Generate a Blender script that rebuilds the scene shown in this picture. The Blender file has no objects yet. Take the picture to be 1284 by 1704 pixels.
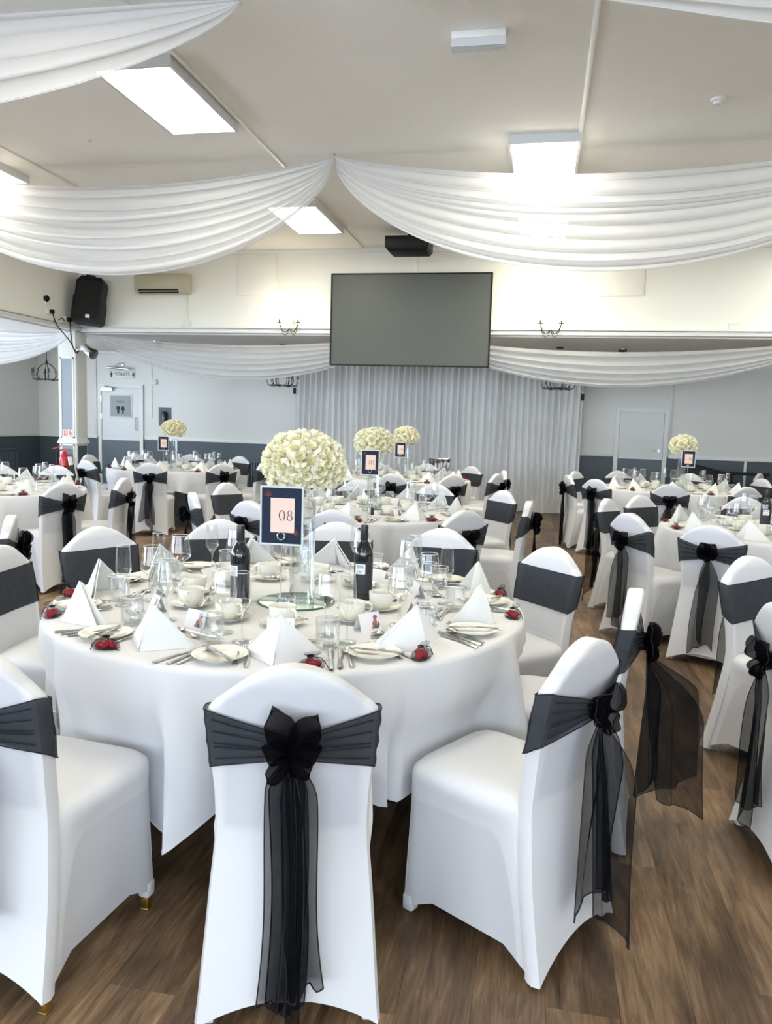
import bpy, bmesh, math, random
from mathutils import Vector, Matrix, Euler
PI = math.pi
R = math.radians
random.seed(7)
scn = bpy.context.scene
col = scn.collection

# ------------------------------------------------------------------ camera
W_PX, H_PX, F_PX = 1284, 1704, 1282.0
PITCH, YAW, ROLL, EYE = R(6.5), R(11.0), R(1.72), 1.46
fw = Vector((-math.sin(YAW)*math.cos(PITCH), math.cos(YAW)*math.cos(PITCH), -math.sin(PITCH)))
rt = Vector((math.cos(YAW), math.sin(YAW), 0))
up = rt.cross(fw)
rt2 = rt*math.cos(ROLL) + up*math.sin(ROLL)
up2 = -rt*math.sin(ROLL) + up*math.cos(ROLL)
cam_d = bpy.data.cameras.new('camera')
cam = bpy.data.objects.new('camera', cam_d)
col.objects.link(cam)
mw = Matrix((rt2, up2, -fw)).transposed().to_4x4()
mw.translation = Vector((0, 0, EYE))
cam.matrix_world = mw
cam_d.sensor_fit = 'VERTICAL'
cam_d.sensor_height = 36.0
cam_d.lens = 36.0*F_PX/H_PX
cam_d.clip_start = 0.05
scn.camera = cam

# ------------------------------------------------------------------ world, daylight, exposure
world = bpy.data.worlds.new('world')
scn.world = world
world.use_nodes = True
bg = world.node_tree.nodes['Background']
bg.inputs[0].default_value = (0.72, 0.84, 1.0, 1)
bg.inputs[1].default_value = 2.0
scn.view_settings.view_transform = 'Standard'
scn.view_settings.look = 'None'
scn.view_settings.exposure = 1.07
scn.view_settings.gamma = 1.0
scn.cycles.use_denoising = True
scn.cycles.max_bounces = 7
scn.cycles.diffuse_bounces = 4
scn.cycles.glossy_bounces = 3
scn.cycles.transmission_bounces = 4
scn.cycles.transparent_max_bounces = 40
scn.cycles.caustics_reflective = False
scn.cycles.caustics_refractive = False

REAR_Y, LEFT_X, RIGHT_X, BACK_Y = -6.5, -9.9, 6.5, 14.0
BEAM_X, BEAM_Y, BEAM_Z, CEIL_Z = -7.02, 11.0, 2.74, 3.93
REAR_WIN = [(-6.2, 2.2), (-3.4, 2.2), (-0.6, 2.2), (2.2, 2.2), (5.0, 2.0)]     # centre x, width
LEFT_WIN = [(-3.6, 2.2), (-0.6, 2.2), (2.4, 2.2), (5.4, 2.2), (8.3, 2.2), (11.0, 2.2)]                                # centre y, width; last two unseen, added to brighten the far wall
WIN_Z0, WIN_Z1, REAR_Z1 = 0.85, 2.55, 3.30
DAY = (0.76, 0.86, 1.0)
def day_light(name, loc, rot, sx, sy, power):
    l = bpy.data.lights.new(name, 'AREA')
    l.shape = 'RECTANGLE'; l.size = sx; l.size_y = sy
    l.energy = power; l.color = DAY
    o = bpy.data.objects.new(name, l); col.objects.link(o)
    o.location = loc; o.rotation_euler = rot
    return o
for cx, w in REAR_WIN:
    day_light('window_daylight', (cx, REAR_Y-0.05, (WIN_Z0+REAR_Z1)/2), (R(90), 0, 0), w-0.1, REAR_Z1-WIN_Z0-0.1, 62)
for cy, w in LEFT_WIN:
    day_light('window_daylight', (LEFT_X-0.05, cy, (WIN_Z0+WIN_Z1)/2), (R(90), 0, R(-90)), w-0.1, WIN_Z1-WIN_Z0-0.1, 66 if cy < 7 else 30)  # weaker daylight in the two added far windows

# ------------------------------------------------------------------ materials
MATS = {}
def nodes_of(name):
    m = bpy.data.materials.new(name); m.use_nodes = True
    nt = m.node_tree
    return m, nt, nt.nodes['Principled BSDF'], nt.nodes['Material Output']
def mat(name, colr, rough=0.6, metal=0.0, noise=0.0, nscale=8.0, bump=0.0, bscale=200.0, emit=None, estr=0.0, sheen=0.0, coat=0.0, spec=0.5):
    m, nt, b, out = nodes_of(name)
    b.inputs['Base Color'].default_value = (*colr, 1)
    b.inputs['Roughness'].default_value = rough
    b.inputs['Metallic'].default_value = metal
    b.inputs['Specular IOR Level'].default_value = spec
    if sheen: b.inputs['Sheen Weight'].default_value = sheen
    if coat: b.inputs['Coat Weight'].default_value = coat
    if emit:
        b.inputs['Emission Color'].default_value = (*emit, 1)
        b.inputs['Emission Strength'].default_value = estr
    if noise or bump:
        tc = nt.nodes.new('ShaderNodeTexCoord')
    if noise:
        n = nt.nodes.new('ShaderNodeTexNoise'); n.inputs['Scale'].default_value = nscale; n.inputs['Detail'].default_value = 4
        nt.links.new(tc.outputs['Object'], n.inputs['Vector'])
        mx = nt.nodes.new('ShaderNodeMix'); mx.data_type = 'RGBA'
        mx.inputs['A'].default_value = (*[c*(1-noise) for c in colr], 1)
        mx.inputs['B'].default_value = (*[min(1, c*(1+noise)) for c in colr], 1)
        nt.links.new(n.outputs['Fac'], mx.inputs['Factor'])
        nt.links.new(mx.outputs['Result'], b.inputs['Base Color'])
    if bump:
        n2 = nt.nodes.new('ShaderNodeTexNoise'); n2.inputs['Scale'].default_value = bscale; n2.inputs['Detail'].default_value = 3
        nt.links.new(tc.outputs['Object'], n2.inputs['Vector'])
        bp = nt.nodes.new('ShaderNodeBump'); bp.inputs['Strength'].default_value = bump; bp.inputs['Distance'].default_value = 0.01
        nt.links.new(n2.outputs['Fac'], bp.inputs['Height'])
        nt.links.new(bp.outputs['Normal'], b.inputs['Normal'])
    MATS[name] = m
    return m
def sheer(name, colr, alpha, trans=0.0, rough=0.9, noise=0.0):
    """woven see-through cloth: 'alpha' of it is thread, the rest lets light straight through"""
    m = bpy.data.materials.new(name); m.use_nodes = True
    nt = m.node_tree; nt.nodes.clear()
    out = nt.nodes.new('ShaderNodeOutputMaterial')
    d = nt.nodes.new('ShaderNodeBsdfDiffuse'); d.inputs['Color'].default_value = (*colr, 1)
    t = nt.nodes.new('ShaderNodeBsdfTransparent')
    top = d
    if trans:
        tl = nt.nodes.new('ShaderNodeBsdfTranslucent'); tl.inputs['Color'].default_value = (*colr, 1)
        mt = nt.nodes.new('ShaderNodeMixShader'); mt.inputs[0].default_value = trans
        nt.links.new(d.outputs[0], mt.inputs[1]); nt.links.new(tl.outputs[0], mt.inputs[2]); top = mt
    mx = nt.nodes.new('ShaderNodeMixShader'); mx.inputs[0].default_value = alpha
    nt.links.new(t.outputs[0], mx.inputs[1]); nt.links.new(top.outputs[0], mx.inputs[2])
    if noise:
        tc = nt.nodes.new('ShaderNodeTexCoord')
        n = nt.nodes.new('ShaderNodeTexNoise'); n.inputs['Scale'].default_value = 30; n.inputs['Detail'].default_value = 3
        nt.links.new(tc.outputs['Object'], n.inputs['Vector'])
        mr = nt.nodes.new('ShaderNodeMapRange'); mr.inputs['To Min'].default_value = alpha-noise; mr.inputs['To Max'].default_value = min(1, alpha+noise)
        nt.links.new(n.outputs['Fac'], mr.inputs['Value']); nt.links.new(mr.outputs[0], mx.inputs[0])
    nt.links.new(mx.outputs[0], out.inputs[0])
    MATS[name] = m
    return m
def thin_glass(name, tint, refl=0.95, rough=0.03, base=0.05, edge=0.42, power=2.6):
    """thin clear glass wall: passes light, mirrors more at grazing angles"""
    m = bpy.data.materials.new(name); m.use_nodes = True
    nt = m.node_tree; nt.nodes.clear()
    out = nt.nodes.new('ShaderNodeOutputMaterial')
    t = nt.nodes.new('ShaderNodeBsdfTransparent'); t.inputs[0].default_value = (*tint, 1)
    g = nt.nodes.new('ShaderNodeBsdfGlossy'); g.inputs['Roughness'].default_value = rough; g.inputs[0].default_value = (refl, refl, refl, 1)
    lw = nt.nodes.new('ShaderNodeLayerWeight'); lw.inputs[0].default_value = 0.5
    pw = nt.nodes.new('ShaderNodeMath'); pw.operation = 'POWER'; pw.inputs[1].default_value = power
    ma = nt.nodes.new('ShaderNodeMath'); ma.operation = 'MULTIPLY_ADD'; ma.inputs[1].default_value = edge; ma.inputs[2].default_value = base
    mx = nt.nodes.new('ShaderNodeMixShader')
    nt.links.new(lw.outputs['Facing'], pw.inputs[0]); nt.links.new(pw.outputs[0], ma.inputs[0]); nt.links.new(ma.outputs[0], mx.inputs[0])
    nt.links.new(t.outputs[0], mx.inputs[1]); nt.links.new(g.outputs[0], mx.inputs[2])
    nt.links.new(mx.outputs[0], out.inputs[0])
    MATS[name] = m
    return m

mat('ceiling_paint', (0.84, 0.82, 0.77), 0.75, noise=0.03, nscale=1.5, bump=0.15, bscale=60)
mat('wall_cream', (0.87, 0.86, 0.78), 0.6, noise=0.03, nscale=1.2)
mat('wall_grey', (0.76, 0.755, 0.70), 0.38, noise=0.03, nscale=1.0)
mat('wall_slate', (0.066, 0.086, 0.095), 0.45, noise=0.05, nscale=2.0)
mat('trim_white', (0.80, 0.80, 0.76), 0.35)
mat('panel_bluegrey', (0.26, 0.31, 0.345), 0.4)
mat('black_plastic', (0.003, 0.003, 0.0035), 0.5, spec=0.3)
mat('black_gloss', (0.01, 0.01, 0.01), 0.15)
mat('grille', (0.003, 0.003, 0.003), 0.8, bump=0.4, bscale=400)
mat('screen_grey', (0.078, 0.085, 0.073), 0.5, noise=0.03, nscale=1.5)
mat('ac_cream', (0.52, 0.49, 0.36), 0.45)
mat('white_plastic', (0.78, 0.78, 0.74), 0.4)
mat('door_white', (0.74, 0.75, 0.72), 0.35)
mat('door_slate', (0.10, 0.13, 0.145), 0.4)
mat('lamp_lens', (0.9, 0.9, 0.86), 0.2, emit=(1.0, 0.95, 0.80), estr=9.5)
mat('lamp_frame', (0.62, 0.63, 0.62), 0.4)
mat('bulb_glow', (1, 0.9, 0.7), 0.3, emit=(1.0, 0.85, 0.6), estr=25.0)
mat('iron', (0.035, 0.03, 0.025), 0.4, metal=0.8)
mat('brushed', (0.55, 0.53, 0.48), 0.3, metal=1.0)
mat('chrome', (0.8, 0.8, 0.78), 0.12, metal=1.0)
mat('steel', (0.62, 0.61, 0.58), 0.2, metal=1.0)
mat('gold', (0.62, 0.42, 0.12), 0.3, metal=1.0)
def cover_material():
    """thin white stretch cloth; the grey back pad of the chair shows faintly through it"""
    m, nt, b, out = nodes_of('cover_white'); N = nt.nodes.new; Lk = nt.links.new
    b.inputs['Roughness'].default_value = 0.5; b.inputs['Sheen Weight'].default_value = 0.2
    tc = N('ShaderNodeTexCoord'); sp = N('ShaderNodeSeparateXYZ'); Lk(tc.outputs['Object'], sp.inputs[0])
    ab = N('ShaderNodeMath'); ab.operation = 'ABSOLUTE'; Lk(sp.outputs['X'], ab.inputs[0])
    def ramp(src, a0, a1):
        r = N('ShaderNodeMapRange'); r.interpolation_type = 'SMOOTHSTEP'; r.inputs['From Min'].default_value = a0; r.inputs['From Max'].default_value = a1; Lk(src, r.inputs['Value']); return r.outputs[0]
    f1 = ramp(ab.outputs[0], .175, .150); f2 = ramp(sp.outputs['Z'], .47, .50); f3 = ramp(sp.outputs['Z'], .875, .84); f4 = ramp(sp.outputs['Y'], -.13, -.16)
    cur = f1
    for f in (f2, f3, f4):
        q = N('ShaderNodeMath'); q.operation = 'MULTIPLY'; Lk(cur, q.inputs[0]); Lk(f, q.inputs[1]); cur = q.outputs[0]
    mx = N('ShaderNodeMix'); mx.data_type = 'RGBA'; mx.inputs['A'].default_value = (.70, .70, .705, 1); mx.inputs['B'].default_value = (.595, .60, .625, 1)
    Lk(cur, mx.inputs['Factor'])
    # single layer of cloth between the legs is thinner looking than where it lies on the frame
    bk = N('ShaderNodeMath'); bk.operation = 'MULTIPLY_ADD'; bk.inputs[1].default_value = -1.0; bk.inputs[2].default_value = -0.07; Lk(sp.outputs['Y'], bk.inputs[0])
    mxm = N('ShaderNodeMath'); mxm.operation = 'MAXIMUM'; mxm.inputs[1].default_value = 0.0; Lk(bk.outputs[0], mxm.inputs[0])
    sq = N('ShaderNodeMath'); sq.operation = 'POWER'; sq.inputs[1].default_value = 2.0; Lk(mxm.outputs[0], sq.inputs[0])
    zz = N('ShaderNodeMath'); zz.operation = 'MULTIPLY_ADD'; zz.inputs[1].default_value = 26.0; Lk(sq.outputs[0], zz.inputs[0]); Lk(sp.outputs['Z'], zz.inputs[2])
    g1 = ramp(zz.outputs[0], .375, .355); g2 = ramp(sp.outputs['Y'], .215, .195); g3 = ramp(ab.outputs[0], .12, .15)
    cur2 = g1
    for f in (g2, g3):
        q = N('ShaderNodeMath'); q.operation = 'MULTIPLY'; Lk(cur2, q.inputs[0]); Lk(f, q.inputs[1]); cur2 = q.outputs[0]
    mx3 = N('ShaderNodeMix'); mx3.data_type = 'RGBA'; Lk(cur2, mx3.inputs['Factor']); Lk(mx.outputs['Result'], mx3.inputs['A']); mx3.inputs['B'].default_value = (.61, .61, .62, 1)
    Lk(mx3.outputs['Result'], b.inputs['Base Color'])
    MATS['cover_white'] = m
cover_material()
mat('cloth_white', (0.69, 0.69, 0.695), 0.75, bump=0.03, bscale=700)
mat('napkin_white', (0.76, 0.76, 0.735), 0.8)
mat('curtain_white', (0.82, 0.82, 0.80), 0.7, noise=0.03, nscale=3)
mat('hem_black', (0.004, 0.004, 0.005), 0.7)
sheer('sash_black', (0.021, 0.026, 0.034), 0.77, noise=0.04)
sheer('tail_black', (0.006, 0.007, 0.009), 0.70, noise=0.05)
sheer('bow_black', (0.0035, 0.0035, 0.005), 0.72)
sheer('swag_white', (0.86, 0.86, 0.86), 0.80, trans=0.45)
sheer('swag_thin', (0.84, 0.85, 0.85), 0.62, trans=0.4)
thin_glass('glass', (0.955, 0.963, 0.963), base=0.07, edge=0.58, power=2.2)
thin_glass('glass_heavy', (0.92, 0.94, 0.935), base=0.07, edge=0.6, power=2.2)
thin_glass('pane', (0.9, 0.95, 1.0))
mat('glass_rim', (0.75, 0.78, 0.78), 0.08, spec=0.8)
mat('china', (0.80, 0.78, 0.69), 0.18, coat=0.3)
mat('china_plate', (0.80, 0.78, 0.68), 0.15, coat=0.3)
mat('mirror', (0.42, 0.52, 0.48), 0.02, metal=1.0)
mat('mirror_edge', (0.05, 0.12, 0.11), 0.15)
mat('bottle_glass', (0.006, 0.006, 0.007), 0.06, coat=0.5)
mat('bottle_cap', (0.012, 0.012, 0.014), 0.35)
mat('bottle_label', (0.02, 0.022, 0.028), 0.6)
mat('label_white', (0.80, 0.82, 0.82), 0.6)
mat('ink', (0.012, 0.012, 0.016), 0.6)
mat('ink_navy', (0.006, 0.014, 0.036), 0.5, spec=0.2)
mat('card_pink', (0.78, 0.56, 0.47), 0.5, noise=0.04, nscale=20)
mat('card_white', (0.84, 0.84, 0.85), 0.6)
mat('sprig_rust', (0.30, 0.07, 0.035), 0.6)
mat('thistle_purple', (0.42, 0.10, 0.36), 0.7)
mat('thistle_rust', (0.45, 0.18, 0.10), 0.7)
mat('thistle_blue', (0.12, 0.12, 0.22), 0.7)
mat('petal', (0.90, 0.86, 0.66), 0.7, noise=0.06, nscale=30)
mat('petal_core', (0.80, 0.76, 0.36), 0.7)
mat('leaf_core', (0.66, 0.61, 0.36), 0.8)
mat('acrylic_edge', (0.62, 0.66, 0.66), 0.1)
mat('sweet_red', (0.55, 0.010, 0.025), 0.18, coat=0.5)
sheer('pouch_black', (0.01, 0.01, 0.012), 0.36)
mat('extinguisher_red', (0.50, 0.012, 0.018), 0.3, coat=0.3)
mat('sign_red', (0.75, 0.25, 0.18), 0.6)
mat('frost_grey', (0.24, 0.27, 0.26), 0.35)
mat('table_dark', (0.012, 0.011, 0.010), 0.5)
mat('socket_white', (0.78, 0.78, 0.73), 0.4)
mat('radiator_grey', (0.075, 0.10, 0.113), 0.45)
mat('radiator_dark', (0.05, 0.066, 0.074), 0.5)
mat('dispenser_blue', (0.05, 0.08, 0.10), 0.4)

def wood_material():
    m, nt, b, out = nodes_of('floor_wood')
    N = nt.nodes.new; Lk = nt.links.new
    tc = N('ShaderNodeTexCoord'); oi = N('ShaderNodeObjectInfo'); ge = N('ShaderNodeNewGeometry')
    add = N('ShaderNodeMath'); add.operation = 'ADD'
    Lk(oi.outputs['Random'], add.inputs[0]); Lk(ge.outputs['Random Per Island'], add.inputs[1])
    fr = N('ShaderNodeMath'); fr.operation = 'FRACT'; Lk(add.outputs[0], fr.inputs[0])
    mul = N('ShaderNodeMath'); mul.operation = 'MULTIPLY'; mul.inputs[1].default_value = 37.0; Lk(fr.outputs[0], mul.inputs[0])
    mp = N('ShaderNodeMapping'); mp.inputs['Scale'].default_value = (20, 2.6, 1); Lk(ge.outputs['Position'], mp.inputs[0])
    n1 = N('ShaderNodeTexNoise'); n1.noise_dimensions = '4D'; n1.inputs['Scale'].default_value = 1.0; n1.inputs['Detail'].default_value = 7; n1.inputs['Roughness'].default_value = 0.68
    n1.inputs['Distortion'].default_value = 1.4
    Lk(mp.outputs[0], n1.inputs['Vector']); Lk(mul.outputs[0], n1.inputs['W'])
    mp2 = N('ShaderNodeMapping'); mp2.inputs['Scale'].default_value = (5.5, 3.0, 1); Lk(ge.outputs['Position'], mp2.inputs[0])
    n2 = N('ShaderNodeTexNoise'); n2.noise_dimensions = '4D'; n2.inputs['Scale'].default_value = 1.0; n2.inputs['Detail'].default_value = 3
    Lk(mp2.outputs[0], n2.inputs['Vector']); Lk(mul.outputs[0], n2.inputs['W'])
    mp3 = N('ShaderNodeMapping'); mp3.inputs['Scale'].default_value = (170, 7, 1); Lk(ge.outputs['Position'], mp3.inputs[0])
    n3 = N('ShaderNodeTexNoise'); n3.inputs['Scale'].default_value = 1.0; n3.inputs['Detail'].default_value = 2; Lk(mp3.outputs[0], n3.inputs['Vector'])
    cr = N('ShaderNodeValToRGB')
    e = cr.color_ramp.elements
    e[0].position = 0.30; e[0].color = (0.060, 0.036, 0.020, 1)
    e[1].position = 0.72; e[1].color = (0.29, 0.190, 0.110, 1)
    k = cr.color_ramp.elements.new(0.5); k.color = (0.165, 0.102, 0.056, 1)
    Lk(n1.outputs['Fac'], cr.inputs[0])
    mx = N('ShaderNodeMix'); mx.data_type = 'RGBA'; mx.blend_type = 'MULTIPLY'; mx.inputs['Factor'].default_value = 1.0
    cr2 = N('ShaderNodeValToRGB'); cr2.color_ramp.elements[0].position = 0.3; cr2.color_ramp.elements[0].color = (0.52, 0.51, 0.50, 1)
    cr2.color_ramp.elements[1].position = 0.72; cr2.color_ramp.elements[1].color = (1.45, 1.43, 1.38, 1)
    Lk(n2.outputs['Fac'], cr2.inputs[0]); Lk(cr.outputs[0], mx.inputs['A']); Lk(cr2.outputs[0], mx.inputs['B'])
    mx2 = N('ShaderNodeMix'); mx2.data_type = 'RGBA'; mx2.blend_type = 'MULTIPLY'; mx2.inputs['Factor'].default_value = 1.0
    mr = N('ShaderNodeMapRange'); mr.inputs['To Min'].default_value = 0.72; mr.inputs['To Max'].default_value = 1.30; Lk(fr.outputs[0], mr.inputs['Value'])
    mr3 = N('ShaderNodeMapRange'); mr3.inputs['From Min'].default_value = 0.3; mr3.inputs['From Max'].default_value = 0.7; mr3.inputs['To Min'].default_value = 0.78; mr3.inputs['To Max'].default_value = 1.2; Lk(n3.outputs['Fac'], mr3.inputs['Value'])
    mm = N('ShaderNodeMath'); mm.operation = 'MULTIPLY'; Lk(mr.outputs[0], mm.inputs[0]); Lk(mr3.outputs[0], mm.inputs[1])
    Lk(mx.outputs['Result'], mx2.inputs['A']); Lk(mm.outputs[0], mx2.inputs['B'])
    Lk(mx2.outputs['Result'], b.inputs['Base Color'])
    b.inputs['Roughness'].default_value = 0.42
    b.inputs['Specular IOR Level'].default_value = 0.4
    bp = N('ShaderNodeBump'); bp.inputs['Strength'].default_value = 0.12; bp.inputs['Distance'].default_value = 0.004
    Lk(n3.outputs['Fac'], bp.inputs['Height']); Lk(bp.outputs['Normal'], b.inputs['Normal'])
    MATS['floor_wood'] = m
wood_material()
mat('floor_gap', (0.012, 0.008, 0.005), 0.7)

# ------------------------------------------------------------------ mesh helpers
def interp(x, xs, ys):
    if x <= xs[0]: return ys[0]
    for i in range(1, len(xs)):
        if x <= xs[i]:
            t = (x-xs[i-1])/(xs[i]-xs[i-1])
            return ys[i-1]+(ys[i]-ys[i-1])*t
    return ys[-1]
def smooth(t):
    t = max(0.0, min(1.0, t)); return t*t*(3-2*t)
class MB:
    def __init__(s): s.v = []; s.f = []; s.m = []
    def add(s, vs, fs, mi=0, M=None):
        o = len(s.v)
        s.v += [tuple(M @ Vector(p)) if M else tuple(p) for p in vs]
        s.f += [tuple(i+o for i in f) for f in fs]; s.m += [mi]*len(fs)
        return s
    def box(s, c, d, mi=0, M=None):
        x, y, z = c; a, b, e = d[0]/2, d[1]/2, d[2]/2
        vs = [(x+i*a, y+j*b, z+k*e) for i in (-1, 1) for j in (-1, 1) for k in (-1, 1)]
        return s.add(vs, [(0, 1, 3, 2), (4, 6, 7, 5), (0, 4, 5, 1), (2, 3, 7, 6), (0, 2, 6, 4), (1, 5, 7, 3)], mi, M)
    def box2(s, a, b, mi=0, M=None):
        return s.box([(a[i]+b[i])/2 for i in range(3)], [abs(b[i]-a[i]) for i in range(3)], mi, M)
    def lathe(s, prof, n=24, mi=0, M=None, c=(0, 0, 0), sx=1.0, sy=1.0):
        vs = []; fs = []
        k = len(prof)
        for r, z in prof:
            for i in range(n):
                a = 2*PI*i/n
                vs.append((c[0]+r*math.cos(a)*sx, c[1]+r*math.sin(a)*sy, c[2]+z))
        for j in range(k-1):
            for i in range(n):
                i2 = (i+1) % n
                fs.append((j*n+i, j*n+i2, (j+1)*n+i2, (j+1)*n+i))
        if prof[0][0] > 1e-6 and s.cap0: fs.append(tuple(range(n-1, -1, -1)))
        if prof[-1][0] > 1e-6 and s.cap1: fs.append(tuple((k-1)*n+i for i in range(n)))
        return s.add(vs, fs, mi, M)
    cap0 = True; cap1 = True
    def grid(s, P, mi=0, M=None, cu=False, cv=False):
        """P: list of rows of points"""
        nv = len(P); nu = len(P[0]); vs = [p for r in P for p in r]; fs = []
        for j in range(nv if cv else nv-1):
            for i in range(nu if cu else nu-1):
                i2 = (i+1) % nu; j2 = (j+1) % nv
                fs.append((j*nu+i, j*nu+i2, j2*nu+i2, j2*nu+i))
        return s.add(vs, fs, mi, M)
    def tube(s, path, r, n=6, mi=0, M=None, closed=False, caps=True):
        P = [Vector(p) for p in path]; k = len(P); rows = []
        rr = r if isinstance(r, (list, tuple)) else [r]*k
        prev = None
        for i in range(k):
            if closed: t = P[(i+1) % k]-P[i-1]
            else: t = P[min(i+1, k-1)]-P[max(i-1, 0)]
            if t.length < 1e-9: t = Vector((0, 0, 1))
            t.normalize()
            if prev is None:
                a = Vector((0, 0, 1)) if abs(t.z) < 0.9 else Vector((1, 0, 0))
                u = t.cross(a).normalized()
            else:
                u = (prev - t*prev.dot(t))
                u = u.normalized() if u.length > 1e-6 else t.orthogonal().normalized()
            prev = u; w = t.cross(u)
            rows.append([tuple(P[i]+(u*math.cos(2*PI*q/n)+w*math.sin(2*PI*q/n))*rr[i]) for q in range(n)])
        s.grid(rows, mi, M, cu=True, cv=closed)
        if caps and not closed:
            s.add(rows[0], [tuple(range(n-1, -1, -1))], mi, M); s.add(rows[-1], [tuple(range(n))], mi, M)
        return s
    def poly(s, pts, y0, y1, mi=0, M=None):
        """prism: 2-d outline in (x,z) from y0 to y1"""
        n = len(pts)
        vs = [(x, y0, z) for x, z in pts]+[(x, y1, z) for x, z in pts]
        fs = [tuple(range(n)), tuple(range(2*n-1, n-1, -1))]+[(i, i+n, (i+1) % n+n, (i+1) % n) for i in range(n)]
        return s.add(vs, fs, mi, M)
    def mesh(s, name, mats, bevel=0.0, sharp=40, seg=2, flat=False):
        me = bpy.data.meshes.new(name)
        me.from_pydata(s.v, [], s.f)
        for mm in ([mats] if isinstance(mats, str) else mats): me.materials.append(MATS[mm])
        for p, mi in zip(me.polygons, s.m): p.material_index = mi
        bm = bmesh.new(); bm.from_mesh(me)
        bmesh.ops.remove_doubles(bm, verts=bm.verts, dist=1e-5)
        bmesh.ops.recalc_face_normals(bm, faces=bm.faces)
        if bevel:
            ed = [e for e in bm.edges if len(e.link_faces) == 2 and e.calc_face_angle(0) > R(50)]
            bmesh.ops.bevel(bm, geom=ed, offset=bevel, segments=seg, affect='EDGES', profile=0.5, clamp_overlap=True)
        bm.to_mesh(me); bm.free()
        if not flat:
            for p in me.polygons: p.use_smooth = True
            me.set_sharp_from_angle(angle=R(sharp))
        me.update()
        return me
    def obj(s, name, mats, parent=None, loc=(0, 0, 0), rz=0.0, **kw):
        return mobj(name, s.mesh(name, mats, **kw), parent, loc, rz)
def mobj(name, me, parent=None, loc=(0, 0, 0), rz=0.0, rot=None):
    o = bpy.data.objects.new(name, me); col.objects.link(o)
    o.parent = parent; o.location = loc; o.rotation_euler = rot if rot else (0, 0, rz)
    return o
def tag(o, label, cat, group=None):
    o['label'] = label; o['category'] = cat
    if group: o['group'] = group
    return o
def thing(name, label, cat, loc=(0, 0, 0), rz=0.0, group=None):
    o = bpy.data.objects.new(name, None); col.objects.link(o)
    o.empty_display_size = 0.1
    o.location = loc; o.rotation_euler = (0, 0, rz)
    return tag(o, label, cat, group)
def struct(o): o['kind'] = 'structure'; return o
def copy_tree(o, parent=None):
    c = o.copy(); col.objects.link(c); c.parent = parent
    for ch in KIDS.get(o.name, ()): copy_tree(ch, c)
    return c
KIDS = {}
def index_kids(root):
    ch = [o for o in bpy.data.objects if o.parent == root]
    KIDS[root.name] = ch
    for c in ch: index_kids(c)
def rotm(rx=0, ry=0, rz=0, loc=(0, 0, 0)):
    return Matrix.Translation(loc) @ Euler((rx, ry, rz)).to_matrix().to_4x4()
# flat lettering cut from plain strokes
def stroke_digit(mb, ch, x, z, h, y0, y1, mi=0, M=None):
    w = h*0.30
    def ring(cx, cz, a, b, ta, tb):
        n = 28; o = []; i_ = []
        for k in range(n):
            q = 2*PI*k/n
            o.append((x+cx+a*math.cos(q), z+cz+b*math.sin(q))); i_.append((x+cx+(a-ta)*math.cos(q), z+cz+(b-tb)*math.sin(q)))
        for k in range(n):
            k2 = (k+1) % n
            mb.poly([o[k], o[k2], i_[k2], i_[k]], y0, y1, mi, M)
    def line(p, q, t):
        d = Vector((q[0]-p[0], q[1]-p[1])); nn = Vector((-d.y, d.x)).normalized()*t/2
        mb.poly([(x+p[0]+nn.x, z+p[1]+nn.y), (x+q[0]+nn.x, z+q[1]+nn.y), (x+q[0]-nn.x, z+q[1]-nn.y), (x+p[0]-nn.x, z+p[1]-nn.y)], y0, y1, mi, M)
    def arc(cx, cz, a, b, q0, q1, t):
        n = 12
        for k in range(n):
            u, v = R(q0+(q1-q0)*k/n), R(q0+(q1-q0)*(k+1)/n)
            line((cx+a*math.cos(u), cz+b*math.sin(u)), (cx+a*math.cos(v), cz+b*math.sin(v)), t)
    if ch == '0': ring(0, 0, w, h/2, w*0.30, h*0.035)
    elif ch == '8':
        ring(0, h*0.25, w*0.72, h*0.25, w*0.24, h*0.035); ring(0, -h*0.22, w*0.92, h*0.28, w*0.28, h*0.035)
    elif ch == '1': line((0, -h/2), (0, h/2), h*0.10); line((-w*.5, -h/2), (w*.5, -h/2), h*.03); line((-w*.5, h*.42), (0, h/2), h*.05)
    elif ch == '2':
        arc(0, h*.22, w*.75, h*.26, 170, -40, h*.07); line((w*.55, h*.06), (-w*.8, -h*.46), h*.06); line((-w*.85, -h*.47), (w*.85, -h*.47), h*.06)
    elif ch == '3': arc(0, h*.24, w*.65, h*.24, 160, -90, h*.07); arc(0, -h*.22, w*.75, h*.26, 90, -160, h*.07)
    elif ch == '4': line((w*.4, -h/2), (w*.4, h/2), h*.09); line((w*.4, h/2), (-w, -h*.15), h*.04); line((-w, -h*.17), (w*.95, -h*.17), h*.05)
def text_mesh(s, size, depth, mname):
    cu = bpy.data.curves.new('lettering', 'FONT'); cu.body = s; cu.size = size; cu.extrude = depth
    cu.align_x = 'CENTER'; cu.align_y = 'CENTER'
    o = bpy.data.objects.new('lettering', cu); col.objects.link(o)
    dg = bpy.context.evaluated_depsgraph_get()
    me = bpy.data.meshes.new_from_object(o.evaluated_get(dg))
    bpy.data.objects.remove(o); bpy.data.curves.remove(cu)
    me.materials.clear(); me.materials.append(MATS[mname])
    return me

# ================================================================== the room
T = 0.2
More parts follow.
